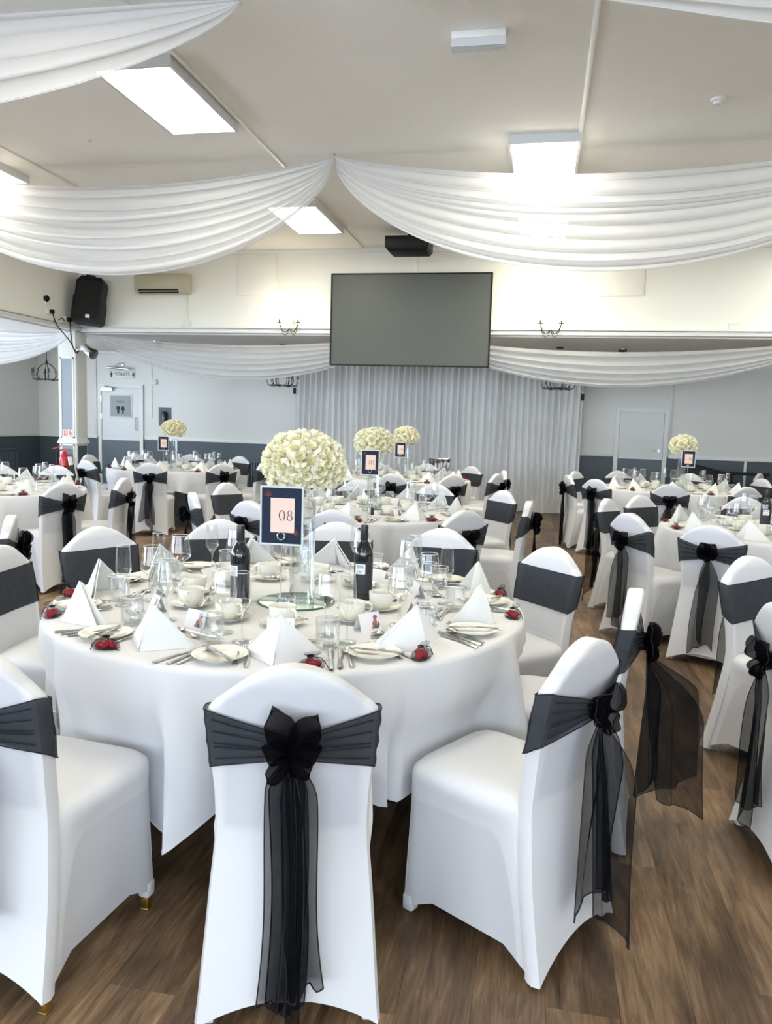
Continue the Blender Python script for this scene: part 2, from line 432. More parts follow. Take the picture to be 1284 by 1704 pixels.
# floor: dark bed plus planks running away from the camera
fl = MB(); fl.box2((LEFT_X, REAR_Y, -0.12), (RIGHT_X, BACK_Y, -0.010))
floor = struct(fl.obj('floor', 'floor_gap'))
PW, PL = 0.185, 1.22
pm = MB(); pm.box((0, 0, -0.006), (PW-0.0007, PL-0.0007, 0.012))
plank_me = pm.mesh('plank', 'floor_wood', flat=True)
rest = MB(); cand = []
nx = int((RIGHT_X-LEFT_X)/PW); ny = int((BACK_Y-REAR_Y)/PL)+1
for i in range(nx):
    offs = (i*0.37+0.13*math.sin(i*2.3)) % 1.0
    for j in range(-1, ny):
        x = LEFT_X+PW*(i+0.5); y0 = REAR_Y+PL*(j+offs); y1 = y0+PL
        a, b = max(y0, REAR_Y), min(y1, BACK_Y)
        if b-a < 0.05: continue
        whole = (b-a) > PL-1e-6
        yc = (a+b)/2
        # how much of the picture the plank fills, if it lies in the open floor of the view
        v = Vector((x, yc, -EYE)); d = v.dot(fw)
        if whole and d > 0.8 and abs(v.dot(rt2)/d) < 0.56 and abs(v.dot(up2)/d) < 0.80 and d < 7.5 and -2.0 < x < 2.6:
            cand.append((d, x, yc))
        else:
            rest.box2((x-PW/2+0.00035, a+0.00035, -0.012), (x+PW/2-0.00035, b-0.00035, 0.0))
cand.sort()
for k, (d, x, yc) in enumerate(cand):
    if k < 300: mobj('plank', plank_me, floor, (x, yc, 0))
    else: rest.box2((x-PW/2+0.00035, yc-PL/2+0.00035, -0.012), (x+PW/2-0.00035, yc+PL/2-0.00035, 0.0))
o = rest.obj('planking', 'floor_wood', floor, flat=True); o['kind'] = 'stuff'

cm = MB(); cm.box2((BEAM_X, REAR_Y, CEIL_Z), (RIGHT_X, BEAM_Y, CEIL_Z+0.15))
struct(cm.obj('ceiling', 'ceiling_paint'))
cm = MB(); cm.box2((LEFT_X, BEAM_Y+0.12, 2.72), (RIGHT_X, BACK_Y, 2.87)); cm.box2((LEFT_X, REAR_Y, 2.72), (BEAM_X-0.12, BEAM_Y+0.12, 2.87))
struct(cm.obj('ceiling_aisle', 'ceiling_paint'))

def wall_with_holes(name, axis, plane, lo, hi, z0, z1, holes, mats, dado=None, out=1):
    """wall slab whose inner face lies in 'plane'; holes: (a0,a1,z0,z1) openings; slate below 'dado'"""
    mb = MB()
    def slab(a0, a1, b0, b1, mi):
        if a1-a0 < 1e-4 or b1-b0 < 1e-4: return
        if axis == 'y': mb.box2((a0, plane, b0), (a1, plane+out*T, b1), mi)
        else: mb.box2((plane, a0, b0), (plane+out*T, a1, b1), mi)
    def span(a0, a1, b0, b1):
        if dado and b0 < dado < b1: slab(a0, a1, b0, dado, 1); slab(a0, a1, dado, b1, 0)
        else: slab(a0, a1, b0, b1, 1 if dado and b1 <= dado else 0)
    cur = lo
    for a0, a1, h0, h1 in sorted(holes):
        span(cur, a0, z0, z1); span(a0, a1, z0, h0); span(a0, a1, h1, z1); cur = a1
    span(cur, hi, z0, z1)
    return struct(mb.obj(name, mats, flat=True))
DADO = 1.045
wall_with_holes('wall_back', 'y', BACK_Y, LEFT_X-T, RIGHT_X+T, 0, 2.8, [], ['wall_grey', 'wall_slate'], DADO)
wall_with_holes('wall_left', 'x', LEFT_X, REAR_Y, BACK_Y, 0, 2.8, [(c-w/2, c+w/2, WIN_Z0, WIN_Z1) for c, w in LEFT_WIN], ['wall_grey', 'wall_slate'], DADO, -1)
wall_with_holes('wall_right', 'x', RIGHT_X, REAR_Y, BACK_Y, 0, 4.0, [], ['wall_cream', 'wall_slate'], DADO, 1)
wall_with_holes('wall_rear', 'y', REAR_Y, LEFT_X-T, RIGHT_X+T, 0, 4.0, [(c-w/2, c+w/2, WIN_Z0, REAR_Z1) for c, w in REAR_WIN], ['wall_cream', 'wall_slate'], DADO, -1)
mb = MB(); mb.box2((BEAM_X-0.12, BEAM_Y, BEAM_Z), (RIGHT_X, BEAM_Y+0.12, CEIL_Z))
struct(mb.obj('wall_back_upper', 'wall_cream', flat=True))
mb = MB(); mb.box2((BEAM_X-0.12, REAR_Y, BEAM_Z), (BEAM_X, BEAM_Y, CEIL_Z))
struct(mb.obj('wall_left_upper', 'wall_cream', flat=True))

def window_unit(n, axis, c, w):
    mb = MB(); WIN_Z1 = REAR_Z1 if axis == 'y' else globals()['WIN_Z1']
    h = WIN_Z1-WIN_Z0; f = 0.06
    for a, b, z0, z1 in ((-w/2, -w/2+f, WIN_Z0, WIN_Z1), (w/2-f, w/2, WIN_Z0, WIN_Z1), (-0.03, 0.03, WIN_Z0, WIN_Z1), (-w/2, w/2, WIN_Z0, WIN_Z0+f), (-w/2, w/2, WIN_Z1-f, WIN_Z1)):
        mb.box2((a, -0.04, z0), (b, 0.04, z1))
    loc = (c, REAR_Y-0.13, 0) if axis == 'y' else (LEFT_X-0.13, c, 0)
    o = struct(mb.obj('window_%d' % n, 'trim_white', None, loc, 0 if axis == 'y' else R(90)))
    for s in (-1, 1):
        p = MB(); p.box((s*w/4, 0, (WIN_Z0+WIN_Z1)/2), (w/2-0.09, 0.006, h-0.12)); p.obj('pane', 'pane', o)
    p = MB(); p.box((0, 0.09 if axis == 'y' else -0.09, WIN_Z0-0.015), (w+0.1, 0.2, 0.03)); p.obj('window_sill', 'trim_white', o)
for k, (c, w) in enumerate(REAR_WIN): window_unit(k+1, 'y', c, w)
for k, (c, w) in enumerate(LEFT_WIN): window_unit(k+1+len(REAR_WIN), 'x', c, w)

# trims: dado rails, baseboards, picture rail on the beam, cornice, ceiling battens, wall battens
TRIM = [0]
def trim(a, b, m='trim_white'):
    TRIM[0] += 1
    mb = MB(); mb.box2(a, b); return struct(mb.obj('trim_%d' % TRIM[0], m, bevel=0.004))
trim((LEFT_X, BACK_Y-0.03, DADO-0.03), (-8.60, BACK_Y, DADO+0.03))
trim((-7.58, BACK_Y-0.03, DADO-0.03), (1.28, BACK_Y, DADO+0.03))
trim((2.20, BACK_Y-0.03, DADO-0.03), (RIGHT_X, BACK_Y, DADO+0.03))
trim((LEFT_X, REAR_Y, DADO-0.18), (LEFT_X+0.03, BACK_Y-0.03, DADO-0.13)) if False else None
trim((LEFT_X, 6.6, DADO-0.03), (LEFT_X+0.03, BACK_Y-0.03, DADO+0.03))
mb = MB(); mb.box2((LEFT_X+0.03, BACK_Y-0.02, 0), (-8.6, BACK_Y, 0.12)); mb.box2((-7.58, BACK_Y-0.02, 0), (1.28, BACK_Y, 0.12)); mb.box2((2.2, BACK_Y-0.02, 0), (RIGHT_X, BACK_Y, 0.12))
struct(mb.obj('baseboard_back', 'trim_white'))
mb = MB(); mb.box2((LEFT_X, REAR_Y, 0), (LEFT_X+0.02, BACK_Y-0.02, 0.12)); struct(mb.obj('baseboard_left', 'trim_white'))
# ledge and lower moulding along the beam
trim((BEAM_X, BEAM_Y-0.07, BEAM_Z+0.055), (RIGHT_X, BEAM_Y, BEAM_Z+0.075))
trim((BEAM_X, BEAM_Y-0.045, BEAM_Z-0.005), (RIGHT_X, BEAM_Y, BEAM_Z+0.05))
trim((BEAM_X, REAR_Y, BEAM_Z+0.055), (BEAM_X+0.05, BEAM_Y-0.07, BEAM_Z+0.075))
trim((BEAM_X, REAR_Y, BEAM_Z-0.005), (BEAM_X+0.035, BEAM_Y-0.07, BEAM_Z+0.05))
trim((BEAM_X, BEAM_Y-0.02, CEIL_Z-0.06), (RIGHT_X, BEAM_Y, CEIL_Z))
trim((BEAM_X, BEAM_Y-0.035, BEAM_Z+0.08), (BEAM_X+0.05, BEAM_Y, CEIL_Z-0.06))
for x in (-5.07, -2.57, 0.21): trim((x-0.018, REAR_Y, CEIL_Z-0.014), (x+0.018, BEAM_Y-0.05, CEIL_Z))
trim((-1.85, BEAM_Y-0.014, 3.56), (-1.79, BEAM_Y, CEIL_Z-0.06), 'wall_cream')
trim((0.26, BEAM_Y-0.014, BEAM_Z+0.08), (0.32, BEAM_Y, CEIL_Z-0.06), 'wall_cream')
# raised square boards on the beam
for (x0, x1, z0, z1) in ((-4.46, -3.86, 3.28, 3.87), (0.63, 1.27, 3.26, 3.87)):
    trim((x0, BEAM_Y-0.02, z0), (x1, BEAM_Y, z1), 'wall_cream')
trim((2.15, BACK_Y-0.02, DADO+0.03), (2.22, BACK_Y, 2.72), 'wall_grey')
trim((-8.66, BACK_Y-0.02, DADO+0.03), (-8.61, BACK_Y, 2.72), 'wall_grey')
trim((3.43, BACK_Y-0.02, 0.12), (3.47, BACK_Y, DADO-0.03))
trim((LEFT_X+0.0, BACK_Y-0.05, 2.66), (RIGHT_X, BACK_Y, 2.72), 'wall_grey')

# doors in the back wall
def door(n, x0, x1, ztop, dark, handed):
    mb = MB(); f = 0.07
    mb.box2((x0, -0.035, 0), (x0+f, -0.001, ztop)); mb.box2((x1-f, -0.035, 0), (x1, -0.001, ztop)); mb.box2((x0+f+0.0005, -0.034, ztop-f), (x1-f-0.0005, -0.001, ztop))
    d = struct(mb.obj('door_%d' % n, 'trim_white', None, (0, BACK_Y, 0), flat=True))
    a, b = x0+f+0.006, x1-f-0.006
    mb = MB(); mb.box2((a, -0.022, 0.01), (b, -0.002, DADO-0.04), 1); mb.box2((a, -0.022, DADO-0.04), (b, -0.002, ztop-f-0.006), 0)
    leaf = mb.obj('door_leaf', ['door_white', 'door_slate'], d)
    mb = MB(); mb.box2((a, -0.028, DADO-0.055), (b, -0.022, DADO-0.03)); mb.obj('dado_strip', 'trim_white', leaf)
    return d, leaf, a, b
d1, leaf, a, b = door(1, -8.57, -7.61, 2.08, True, 1)
mb = MB(); mb.box2((-8.33, -0.034, 1.43), (-7.84, -0.022, 1.89)); mb.obj('glazing_frame', 'trim_white', leaf, bevel=0.003)
mb = MB(); mb.box2((-8.30, -0.040, 1.46), (-7.87, -0.034, 1.86)); mb.obj('glazing', 'frost_grey', leaf)
def person_icon(mb, x, z, h, dress, y=-0.043):
    mb.lathe([(0.0001, -0.004), (h*0.1, -0.004), (h*0.1, 0.0), (0.0001, 0.0)], 12, 0, rotm(R(90), 0, 0, (x, y+0.004, z+h*0.42)))
    if dress: pts = [(-.13, .28), (.13, .28), (.2, -.12), (.08, -.12), (.08, -.5), (-.08, -.5), (-.08, -.12), (-.2, -.12)]
    else: pts = [(-.2, .28), (.2, .28), (.2, -.08), (.12, -.08), (.1, -.5), (-.1, -.5), (-.12, -.08), (-.2, -.08)]
    mb.poly([(x+p*h, z+q*h) for p, q in pts], y, y+0.004)
for px_, dr_ in ((-8.13, False), (-8.03, True)):
    mb = MB(); person_icon(mb, px_, 1.60, 0.19, dr_); mb.obj('person_symbol', 'ink', leaf)
mobj('lettering', text_mesh('TOILETS', 0.045, 0.001, 'ink'), leaf, (-8.08, -0.042, 1.74), rot=(R(90), 0, 0))
mb = MB(); mb.tube([(-7.76, -0.022, 1.20), (-7.76, -0.07, 1.21), (-7.76, -0.07, 1.43), (-7.76, -0.022, 1.44)], 0.014, 8); mb.obj('pull_handle', 'white_plastic', leaf)
mb = MB(); mb.box((-8.36, -0.05, 1.98), (0.24, 0.05, 0.05)); mb.tube([(-8.26, -0.06, 2.0), (-8.2, -0.12, 2.015), (-8.42, -0.04, 2.045)], 0.009, 6); mb.obj('door_closer', 'brushed', leaf)
for z in (1.80, 1.45, 0.35):
    mb = MB(); mb.box((-8.505, -0.03, z), (0.02, 0.012, 0.10)); mb.obj('hinge', 'steel', leaf)
d2, leaf, a, b = door(2, 1.29, 2.17, 1.86, False, 1)
mb = MB(); mb.lathe([(0.028, 0), (0.028, 0.01)], 16, 0, rotm(R(90), 0, 0, (2.03, -0.022, 1.145))); mb.tube([(2.03, -0.03, 1.145), (2.03, -0.06, 1.145), (1.91, -0.065, 1.16)], 0.010, 8)
mb.obj('lever_handle', 'brushed', leaf)

# column at the corner of the beams
px0, px1, py0, py1 = -7.36, -7.06, 10.90, 11.20
cl = thing('column', 'square white column with blue-grey inset panels carrying the beam corner', 'column', ((px0+px1)/2, (py0+py1)/2, 0))
hw_, hd_ = (px1-px0)/2, (py1-py0)/2
mb = MB(); mb.box2((-hw_, -hd_, 0), (hw_, hd_, BEAM_Z)); mb.obj('shaft', 'trim_white', cl, bevel=0.006)
mb = MB(); mb.box2((-hw_-0.025, -hd_-0.025, 1.01), (hw_+0.025, hd_+0.025, 1.05)); mb.box2((-hw_-0.012, -hd_-0.012, 1.05), (hw_+0.012, hd_+0.012, 1.08)); mb.obj('dado_collar', 'trim_white', cl, bevel=0.006)
for (sx, sy) in ((0, -1), (1, 0)):
    for z0, z1, nm in ((1.12, 2.32, 'panelling'), (0.12, 0.98, 'lower_panelling')):
        mb = MB()
        if sy: mb.box2((-hw_+0.05, -hd_-0.006, z0), (hw_-0.05, -hd_+0.002, z1))
        else: mb.box2((hw_-0.002, -hd_+0.03, z0), (hw_+0.006, hd_-0.03, z1))
        mb.obj('inset_panel', 'panel_bluegrey' if sy else ('wall_grey' if z0 > 1 else 'wall_slate'), cl)
        if sy:
            mb = MB()
            for (x0, x1, q0, q1) in ((-hw_+0.035, -hw_+0.055, z0-0.02, z1+0.02), (hw_-0.055, hw_-0.035, z0-0.02, z1+0.02), (-hw_+0.035, hw_-0.035, z1, z1+0.02), (-hw_+0.035, hw_-0.035, z0-0.02, z0)):
                mb.box2((x0, -hd_-0.014, q0), (x1, -hd_, q1))
            mb.obj('panel_moulding', 'trim_white', cl)
nt_ = thing('notice', 'small red and white paper notice on the column above its collar', 'notice', ((px0+px1)/2, py0-0.009, 1.18))
mb = MB(); mb.box((0, 0, 0), (0.17, 0.002, 0.10)); mb.obj('sheet', 'label_white', nt_)
mb = MB()
for k, (x, z, w, h) in enumerate(((-.05, .0, .03, .075), (-.01, .01, .025, .05), (.035, .0, .035, .07), (.065, -.01, .02, .05), (-.03, -.035, .06, .015))): mb.box((x, -0.0015, z), (w, 0.001, h))
mb.obj('print', 'sign_red', nt_)

# ------------------------------------------------------------------ things fixed to walls and ceiling
def ceiling_light(cx, cy, label):
    t = thing('ceiling_light', label, 'ceiling light', (cx, cy, CEIL_Z-0.075), 0, 'flat panel ceiling lights')
    w, l = 0.60, 1.22
    mb = MB()
    for a, b in (((-w/2, -l/2, 0), (-w/2+0.022, l/2, 0.075)), ((w/2-0.022, -l/2, 0), (w/2, l/2, 0.075)), ((-w/2+0.022, -l/2, 0), (w/2-0.022, -l/2+0.022, 0.075)), ((-w/2+0.022, l/2-0.022, 0), (w/2-0.022, l/2, 0.075))): mb.box2(a, b)
    mb.obj('frame', 'lamp_frame', t)
    mb = MB(); mb.box2((-w/2+0.022, -l/2+0.022, 0.004), (w/2-0.022, l/2-0.022, 0.02)); mb.obj('diffuser', 'lamp_lens', t)
ceiling_light(-2.90, 5.79, 'flat rectangular ceiling light between the two rows of ceiling drapes')
ceiling_light(-2.87, 9.22, 'flat rectangular ceiling light between the long drape and the beam, beside the projector')
ceiling_light(-0.08, 7.52, 'flat rectangular ceiling light half veiled by the sheer drape')
ceiling_light(-5.68, 6.92, 'flat rectangular ceiling light near the side beam')
for x, y, n_ in ((-2.90, 2.3, 'the window-side table'), (-0.08, 3.2, 'the aisle by table eight'), (2.75, 3.2, 'the table across from table eight'), (2.75, 7.5, 'the aisle table before table four'), (-2.9, -2.0, 'the empty window end'), (2.75, -2.0, 'the empty window end'), (-0.08, 9.9, 'the space before the screen'), (3.75, 10.0, 'table four')): ceiling_light(x, y, 'added unseen ceiling light panel over '+n_)  # unseen panels added for more room light; last two brighten the beam wall

t = thing('emergency_light', 'small white emergency light bar with ribbed clear cover on ceiling', 'emergency light', (-0.50, 5.17, CEIL_Z-0.095))
mb = MB(); mb.box2((-0.17, -0.045, 0.05), (0.17, 0.045, 0.095)); mb.obj('housing', 'white_plastic', t, bevel=0.005)
mb = MB()
for k in range(9): mb.box2((-0.172, -0.042+k*0.0094, 0.0+0.002*(k % 2)), (0.172, -0.042+k*0.0094+0.0085, 0.05))
mb.obj('cover', 'lamp_frame', t)
t = thing('smoke_detector', 'round white smoke detector on the ceiling', 'smoke detector', (1.18, 6.38, CEIL_Z))
mb = MB(); mb.lathe([(0.0, -0.035), (0.03, -0.035), (0.04, -0.02), (0.055, -0.018), (0.058, 0)], 24); mb.obj('body', 'white_plastic', t)
mb = MB(); mb.lathe([(0.0, -0.042), (0.012, -0.040), (0.014, -0.034)], 12); mb.obj('sensor', 'lamp_frame', t)
t = thing('sprinkler', 'tiny white ceiling fitting near the long drape', 'ceiling fitting', (-4.1, 6.6, CEIL_Z))
mb = MB(); mb.lathe([(0.0, -0.03), (0.02, -0.03), (0.012, -0.015), (0.03, 0)], 14); mb.obj('body', 'white_plastic', t)

# projector on the ceiling
t = thing('projector', 'black projector hanging from the ceiling before the screen', 'projector', (-1.75, 10.02, CEIL_Z-0.30))
mb = MB(); mb.add([(-.28, -.2, .05), (.28, -.2, .05), (.28, .2, .05), (-.28, .2, .05), (-.28, -.2, .19), (.28, -.2, .19), (.28, .2, .19), (-.28, .2, .19), (-.22, -.17, 0), (.25, -.17, 0), (.25, .17, 0), (-.22, .17, 0)],
    [(4, 5, 6, 7), (0, 1, 5, 4), (1, 2, 6, 5), (2, 3, 7, 6), (3, 0, 4, 7), (8, 11, 10, 9), (0, 8, 9, 1), (1, 9, 10, 2), (2, 10, 11, 3), (3, 11, 8, 0)]); mb.obj('body', 'black_plastic', t, bevel=0.01)
mb = MB(); mb.lathe([(0.0, 0.0), (0.035, 0.0), (0.04, 0.02), (0.0, 0.02)], 18, 0, rotm(R(90), 0, 0, (0.1, 0.215, 0.12))); mb.obj('lens', 'black_gloss', t)
mb = MB(); mb.lathe([(0.02, 0.19), (0.02, 0.29), (0.06, 0.292), (0.06, 0.30)], 14); mb.obj('mount', 'black_plastic', t)

# projection screen
t = thing('projection_screen', 'wide grey projection screen with thin black frame hung on the beam', 'screen', (-1.86, BEAM_Y-0.15, 2.275))
mb = MB(); mb.box2((-1.12, -0.012, 0.015), (1.12, 0.012, 1.265)); mb.obj('screen_surface', 'screen_grey', t)
mb = MB()
for a, b in (((-1.135, -0.02, 0), (-1.115, 0.02, 1.28)), ((1.115, -0.02, 0), (1.135, 0.02, 1.28)), ((-1.115, -0.02, 0), (1.115, 0.02, 0.018)), ((-1.115, -0.02, 1.262), (1.115, 0.02, 1.28))): mb.box2(a, b)
mb.obj('frame', 'black_plastic', t)
for x in (-0.6, 0.6):
    mb = MB(); mb.box2((x-0.03, 0.02, 0.7), (x+0.03, 0.149, 1.0)); mb.obj('wall_bracket', 'black_plastic', t)

# air conditioner
t = thing('air_conditioner', 'cream wall air conditioner unit above the beam ledge', 'air conditioner', (-5.61, BEAM_Y, 3.30))
mb = MB(); prof = [(0, 0.0), (-0.13, 0.0), (-0.17, 0.05), (-0.18, 0.12), (-0.18, 0.24), (-0.15, 0.275), (0, 0.28)]
n = len(prof)
vs = [(-0.42, y, z) for y, z in prof]+[(0.42, y, z) for y, z in prof]
mb.add(vs, [tuple(range(n)), tuple(range(2*n-1, n-1, -1))]+[(i, i+n, (i+1) % n+n, (i+1) % n) for i in range(n)]); mb.obj('casing', 'ac_cream', t, bevel=0.006)
mb = MB(); mb.add([(-.36, -.132, -.003), (.28, -.132, -.003), (.28, -.175, .047), (-.36, -.175, .047)], [(0, 1, 2, 3)]); mb.obj('outlet', 'iron', t)
mb = MB(); mb.box((-0.04, -0.165, 0.02), (0.62, 0.012, 0.012), 0); mb.obj('louvre', 'ac_cream', t)
mb = MB(); mb.box2((-.41, -0.184, 0.10), (0.34, -0.179, 0.235)); mb.obj('front_grille', 'ac_cream', t, bevel=0.002)
mb = MB(); mb.box2((0.33, -0.03, -0.40), (0.352, -0.004, 0.0)); mb.obj('pipe_cover', 'white_plastic', t)
t = thing('wall_switch', 'small white switch box under the air conditioner pipe', 'switch', (-5.25, BEAM_Y, 2.87))
mb = MB(); mb.box2((-0.05, -0.035, -0.05), (0.05, 0, 0.05)); mb.obj('plate', 'socket_white', t, bevel=0.006)
mb = MB(); mb.box2((-0.015, -0.042, -0.02), (0.015, -0.034, 0.02)); mb.obj('rocker', 'white_plastic', t)

# loudspeaker on its ledge, tilted down
t = thing('loudspeaker', 'black loudspeaker cabinet tilted on the ledge in the corner', 'speaker', (-6.74, BEAM_Y-0.27, 2.82), R(18))
M = rotm(R(-4), R(7), 0)
prof = [(-.20, 0), (.16, 0), (.205, .05), (.205, .30), (.185, .40), (.185, .62), (.16, .68), (-.13, .68), (-.20, .60), (-.20, .40), (-.215, .36), (-.215, .05)]
mb = MB(); mb.poly(prof, -0.17, 0.17, 0, M); mb.obj('cabinet', 'black_plastic', t, bevel=0.015)
mb = MB(); mb.poly([(-.17, .05), (.16, .05), (.175, .10), (.15, .40), (.15, .62), (-.14, .62), (-.16, .4)], -0.182, -0.168, 0, M); mb.obj('grille', 'grille', t)
mb = MB(); mb.box((0.03, -0.185, 0.09), (0.06, 0.006, 0.05), 0, M); mb.obj('badge', 'brushed', t)
mb = MB(); mb.tube([(-.1, -0.05, .68), (-.09, -0.05, .71), (0.03, -0.05, .71), (0.04, -0.05, .68)], 0.014, 8, 0, M); mb.obj('carry_handle', 'black_plastic', t)

# sockets, plugs and cables at the corner
def cable(name, pts, r, label, m='black_plastic'):
    mb = MB(); P = []
    for i in range(len(pts)-1):
        for k in range(6):
            t = k/6; p0 = Vector(pts[max(i-1, 0)]); p1 = Vector(pts[i]); p2 = Vector(pts[i+1]); p3 = Vector(pts[min(i+2, len(pts)-1)])
            P.append(0.5*((2*p1)+(-p0+p2)*t+(2*p0-5*p1+4*p2-p3)*t*t+(-p0+3*p1-3*p2+p3)*t*t*t))
    P.append(Vector(pts[-1])); mb.tube(P, r, 6); return tag(mb.obj(name, m), label, 'cable')
X = BEAM_X
for k, (y, z, lab) in enumerate(((10.20, 2.93, 'white wall socket with black plug, highest beside the loudspeaker'), (10.62, 2.87, 'white wall socket with black plug next to the loudspeaker base'))):
    t = thing('wall_socket', lab, 'socket', (X, y, z), R(90))
    mb = MB(); mb.box2((-0.07, -0.03, -0.045), (0.07, 0, 0.045)); mb.obj('plate', 'socket_white', t, bevel=0.005)
    mb = MB(); mb.box2((-0.03, -0.075, -0.03), (0.03, -0.03, 0.03)); mb.obj('plug', 'black_plastic', t, bevel=0.006)
t = thing('motion_sensor', 'small black rounded sensor on the side beam above the sockets', 'sensor', (X, 10.12, 3.10), R(90))
mb = MB(); mb.lathe([(0.0, 0.06), (0.03, 0.055), (0.048, 0.03), (0.04, 0.0)], 16, 0, rotm(R(90), 0, 0)); mb.obj('body', 'black_plastic', t)
mb = MB(); mb.box2((-0.015, -0.02, -0.09), (0.015, 0.0, -0.03)); mb.obj('bracket', 'white_plastic', t)
cable('power_cable', [(X+.06, 10.20, 2.91), (X+.07, 10.28, 2.75), (X+.06, 10.6, 2.56), (X+.03, 10.80, 2.40), (X+.05, 10.84, 2.44)], 0.008, 'black cable hanging from the higher socket past the column')
cable('power_cable', [(X+.06, 10.62, 2.85), (X+.07, 10.62, 2.68), (X+.05, 10.70, 2.48), (X+.03, 10.84, 2.42), (X+.06, 10.84, 2.44), (X+.08, 10.83, 2.43)], 0.008, 'black cable looping from the lower socket to the spotlight')
cable('speaker_cable', [(X+.02, 10.40, 2.84), (X+.04, 10.46, 2.87), (X+.02, 10.54, 2.84)], 0.007, 'short black cable between the two corner sockets')
# chrome spotlight on the column
t = thing('spotlight', 'chrome can spotlight clamped to the column', 'spotlight', (px1+0.0, 10.92, 2.42))
M = rotm(0, R(118), R(-18), (0.25, -0.06, 0.02))
mb = MB(); mb.lathe([(0.0, -0.14), (0.055, -0.13), (0.07, -0.09), (0.075, 0.02), (0.085, 0.10), (0.085, 0.12), (0.075, 0.118), (0.07, 0.05), (0.0, 0.04)], 24, 0, M); mb.obj('can', 'chrome', t)
mb = MB(); mb.lathe([(0.0, 0.06), (0.068, 0.06)], 18, 0, M); mb.obj('lens', 'frost_grey', t)
mb = MB(); mb.tube([(-0.01, 0, 0.02), (0.08, -0.03, 0.03), (0.16, -0.06, 0.03)], 0.02, 8); mb.obj('bracket_arm', 'white_plastic', t)
t = thing('wall_socket', 'white double socket on the beam ledge far from the loudspeaker', 'socket', (2.43, BEAM_Y, 2.855))
mb = MB(); mb.box2((-0.07, -0.035, -0.05), (0.07, 0, 0.05)); mb.obj('plate', 'socket_white', t, bevel=0.005)
mb = MB(); mb.box2((-0.03, -0.06, -0.06), (0.01, -0.035, -0.02)); mb.obj('plug', 'white_plastic', t, bevel=0.004)
for x, y, lab in ((-6.3, 12.1, 'black dome camera under the aisle ceiling behind the pale drape near the column'), (1.2, 12.6, 'small chrome and black ceiling fitting over the aisle before the plain door')):
    t = thing('dome_fitting', lab, 'ceiling fitting', (x, y, 2.72))
    mb = MB(); mb.lathe([(0.0, -0.10), (0.05, -0.085), (0.065, -0.05), (0.07, 0)], 18); mb.obj('dome', 'black_gloss', t)
    mb = MB(); mb.lathe([(0.085, -0.012), (0.09, 0.0)], 18); mb.obj('base', 'chrome', t)

# wall sconces with two candle bulbs
def sconce(x, label):
    z = 2.87
    t = thing('wall_sconce', label, 'wall light', (x, BEAM_Y, z), 0, 'twin candle sconces on the beam')
    mb = MB(); mb.lathe([(0.0, 0.03), (0.05, 0.028), (0.065, 0.012), (0.065, 0.0)], 20, 0, rotm(R(90), 0, 0)); mb.obj('back_plate', 'brushed', t)
    for s in (-1, 1):
        P = []
        for k in range(13):
            q = k/12; P.append((s*(0.14*q), -0.05-0.07*math.sin(PI*q/2), -0.05-0.085*math.sin(PI*q)+0.05*q*q))
        a = MB(); a.tube(P, 0.007, 6)
        a.tube([(s*0.14*(1-k/10)*1.0, -0.11+0.05*k/10, -0.02-0.15*math.sin(PI*k/10*0.9)) for k in range(11)], 0.004, 5)
        arm = a.obj('arm', 'iron', t)
        c = MB(); c.lathe([(0.0, 0.0), (0.035, 0.004), (0.04, 0.012), (0.012, 0.014), (0.012, 0.055), (0.0, 0.055)], 14, 0, None, (s*0.14, -0.12, 0.0)); c.obj('candle_cup', 'iron', arm)
        c = MB(); c.lathe([(0.0, 0.055), (0.010, 0.06), (0.016, 0.085), (0.010, 0.115), (0.0, 0.135)], 12, 0, None, (s*0.14, -0.12, 0.0)); c.obj('bulb', 'bulb_glow', arm)
        l = bpy.data.lights.new('bulb_light', 'POINT'); l.energy = 2.4; l.color = (1.0, 0.86, 0.62); l.shadow_soft_size = 0.03
        lo = bpy.data.objects.new('bulb_light', l); col.objects.link(lo); lo.parent = arm; lo.location = (s*0.14, -0.16, 0.10)
sconce(-3.63, 'lit twin-candle iron wall sconce between the air conditioner and the screen')
sconce(0.08, 'lit twin-candle iron wall sconce beside the upright batten on the beam')

# chandeliers of black iron with candle bulbs
def chandelier(x, y, zb, label):
    t = thing('chandelier', label, 'chandelier', (x, y, 2.72), 0, 'black iron chandeliers under the aisle ceiling')
    d = zb-2.72
    mb = MB(); mb.tube([(0, 0, 0), (0, 0, d+0.30)], 0.006, 6); mb.lathe([(0.05, -0.02), (0.055, 0)], 16); mb.lathe([(0, d+0.26), (0.02, d+0.28), (0.02, d+0.32), (0.0, d+0.36)], 10); mb.obj('stem', 'iron', t)
    for k in range(6):
        a = 2*PI*k/6+0.2; ca, sa = math.cos(a), math.sin(a)
        mb = MB()
        mb.tube([(ca*r, sa*r, d+z) for r, z in ((0.0, .30), (.08, .27), (.16, .19), (.19, .08), (.15, 0.02), (.08, 0.0), (0, .02))], 0.006, 5)
        mb.tube([(ca*r, sa*r, d+z) for r, z in ((.10, 0.0), (.18, -.005), (.24, .02), (.26, .08), (.26, .12))], 0.006, 5)
        arm = mb.obj('arm', 'iron', t)
        c = MB(); c.lathe([(0, .12), (.028, .125), (.03, .135), (.01, .137), (.01, .20), (0, .20)], 10, 0, None, (ca*.26, sa*.26, d)); c.obj('candle_cup', 'iron', arm)
    mb = MB(); mb.tube([(0.24*math.cos(2*PI*k/24), 0.24*math.sin(2*PI*k/24), d+0.01) for k in range(24)], 0.004, 5, closed=True); mb.obj('ring', 'iron', t)
chandelier(-4.23, 12.4, 2.04, 'black iron chandelier partly veiled by the drape beside the pleated curtain edge near the screen')
chandelier(0.25, 12.4, 2.08, 'black iron chandelier hanging before the pleated curtain end by the plain door')
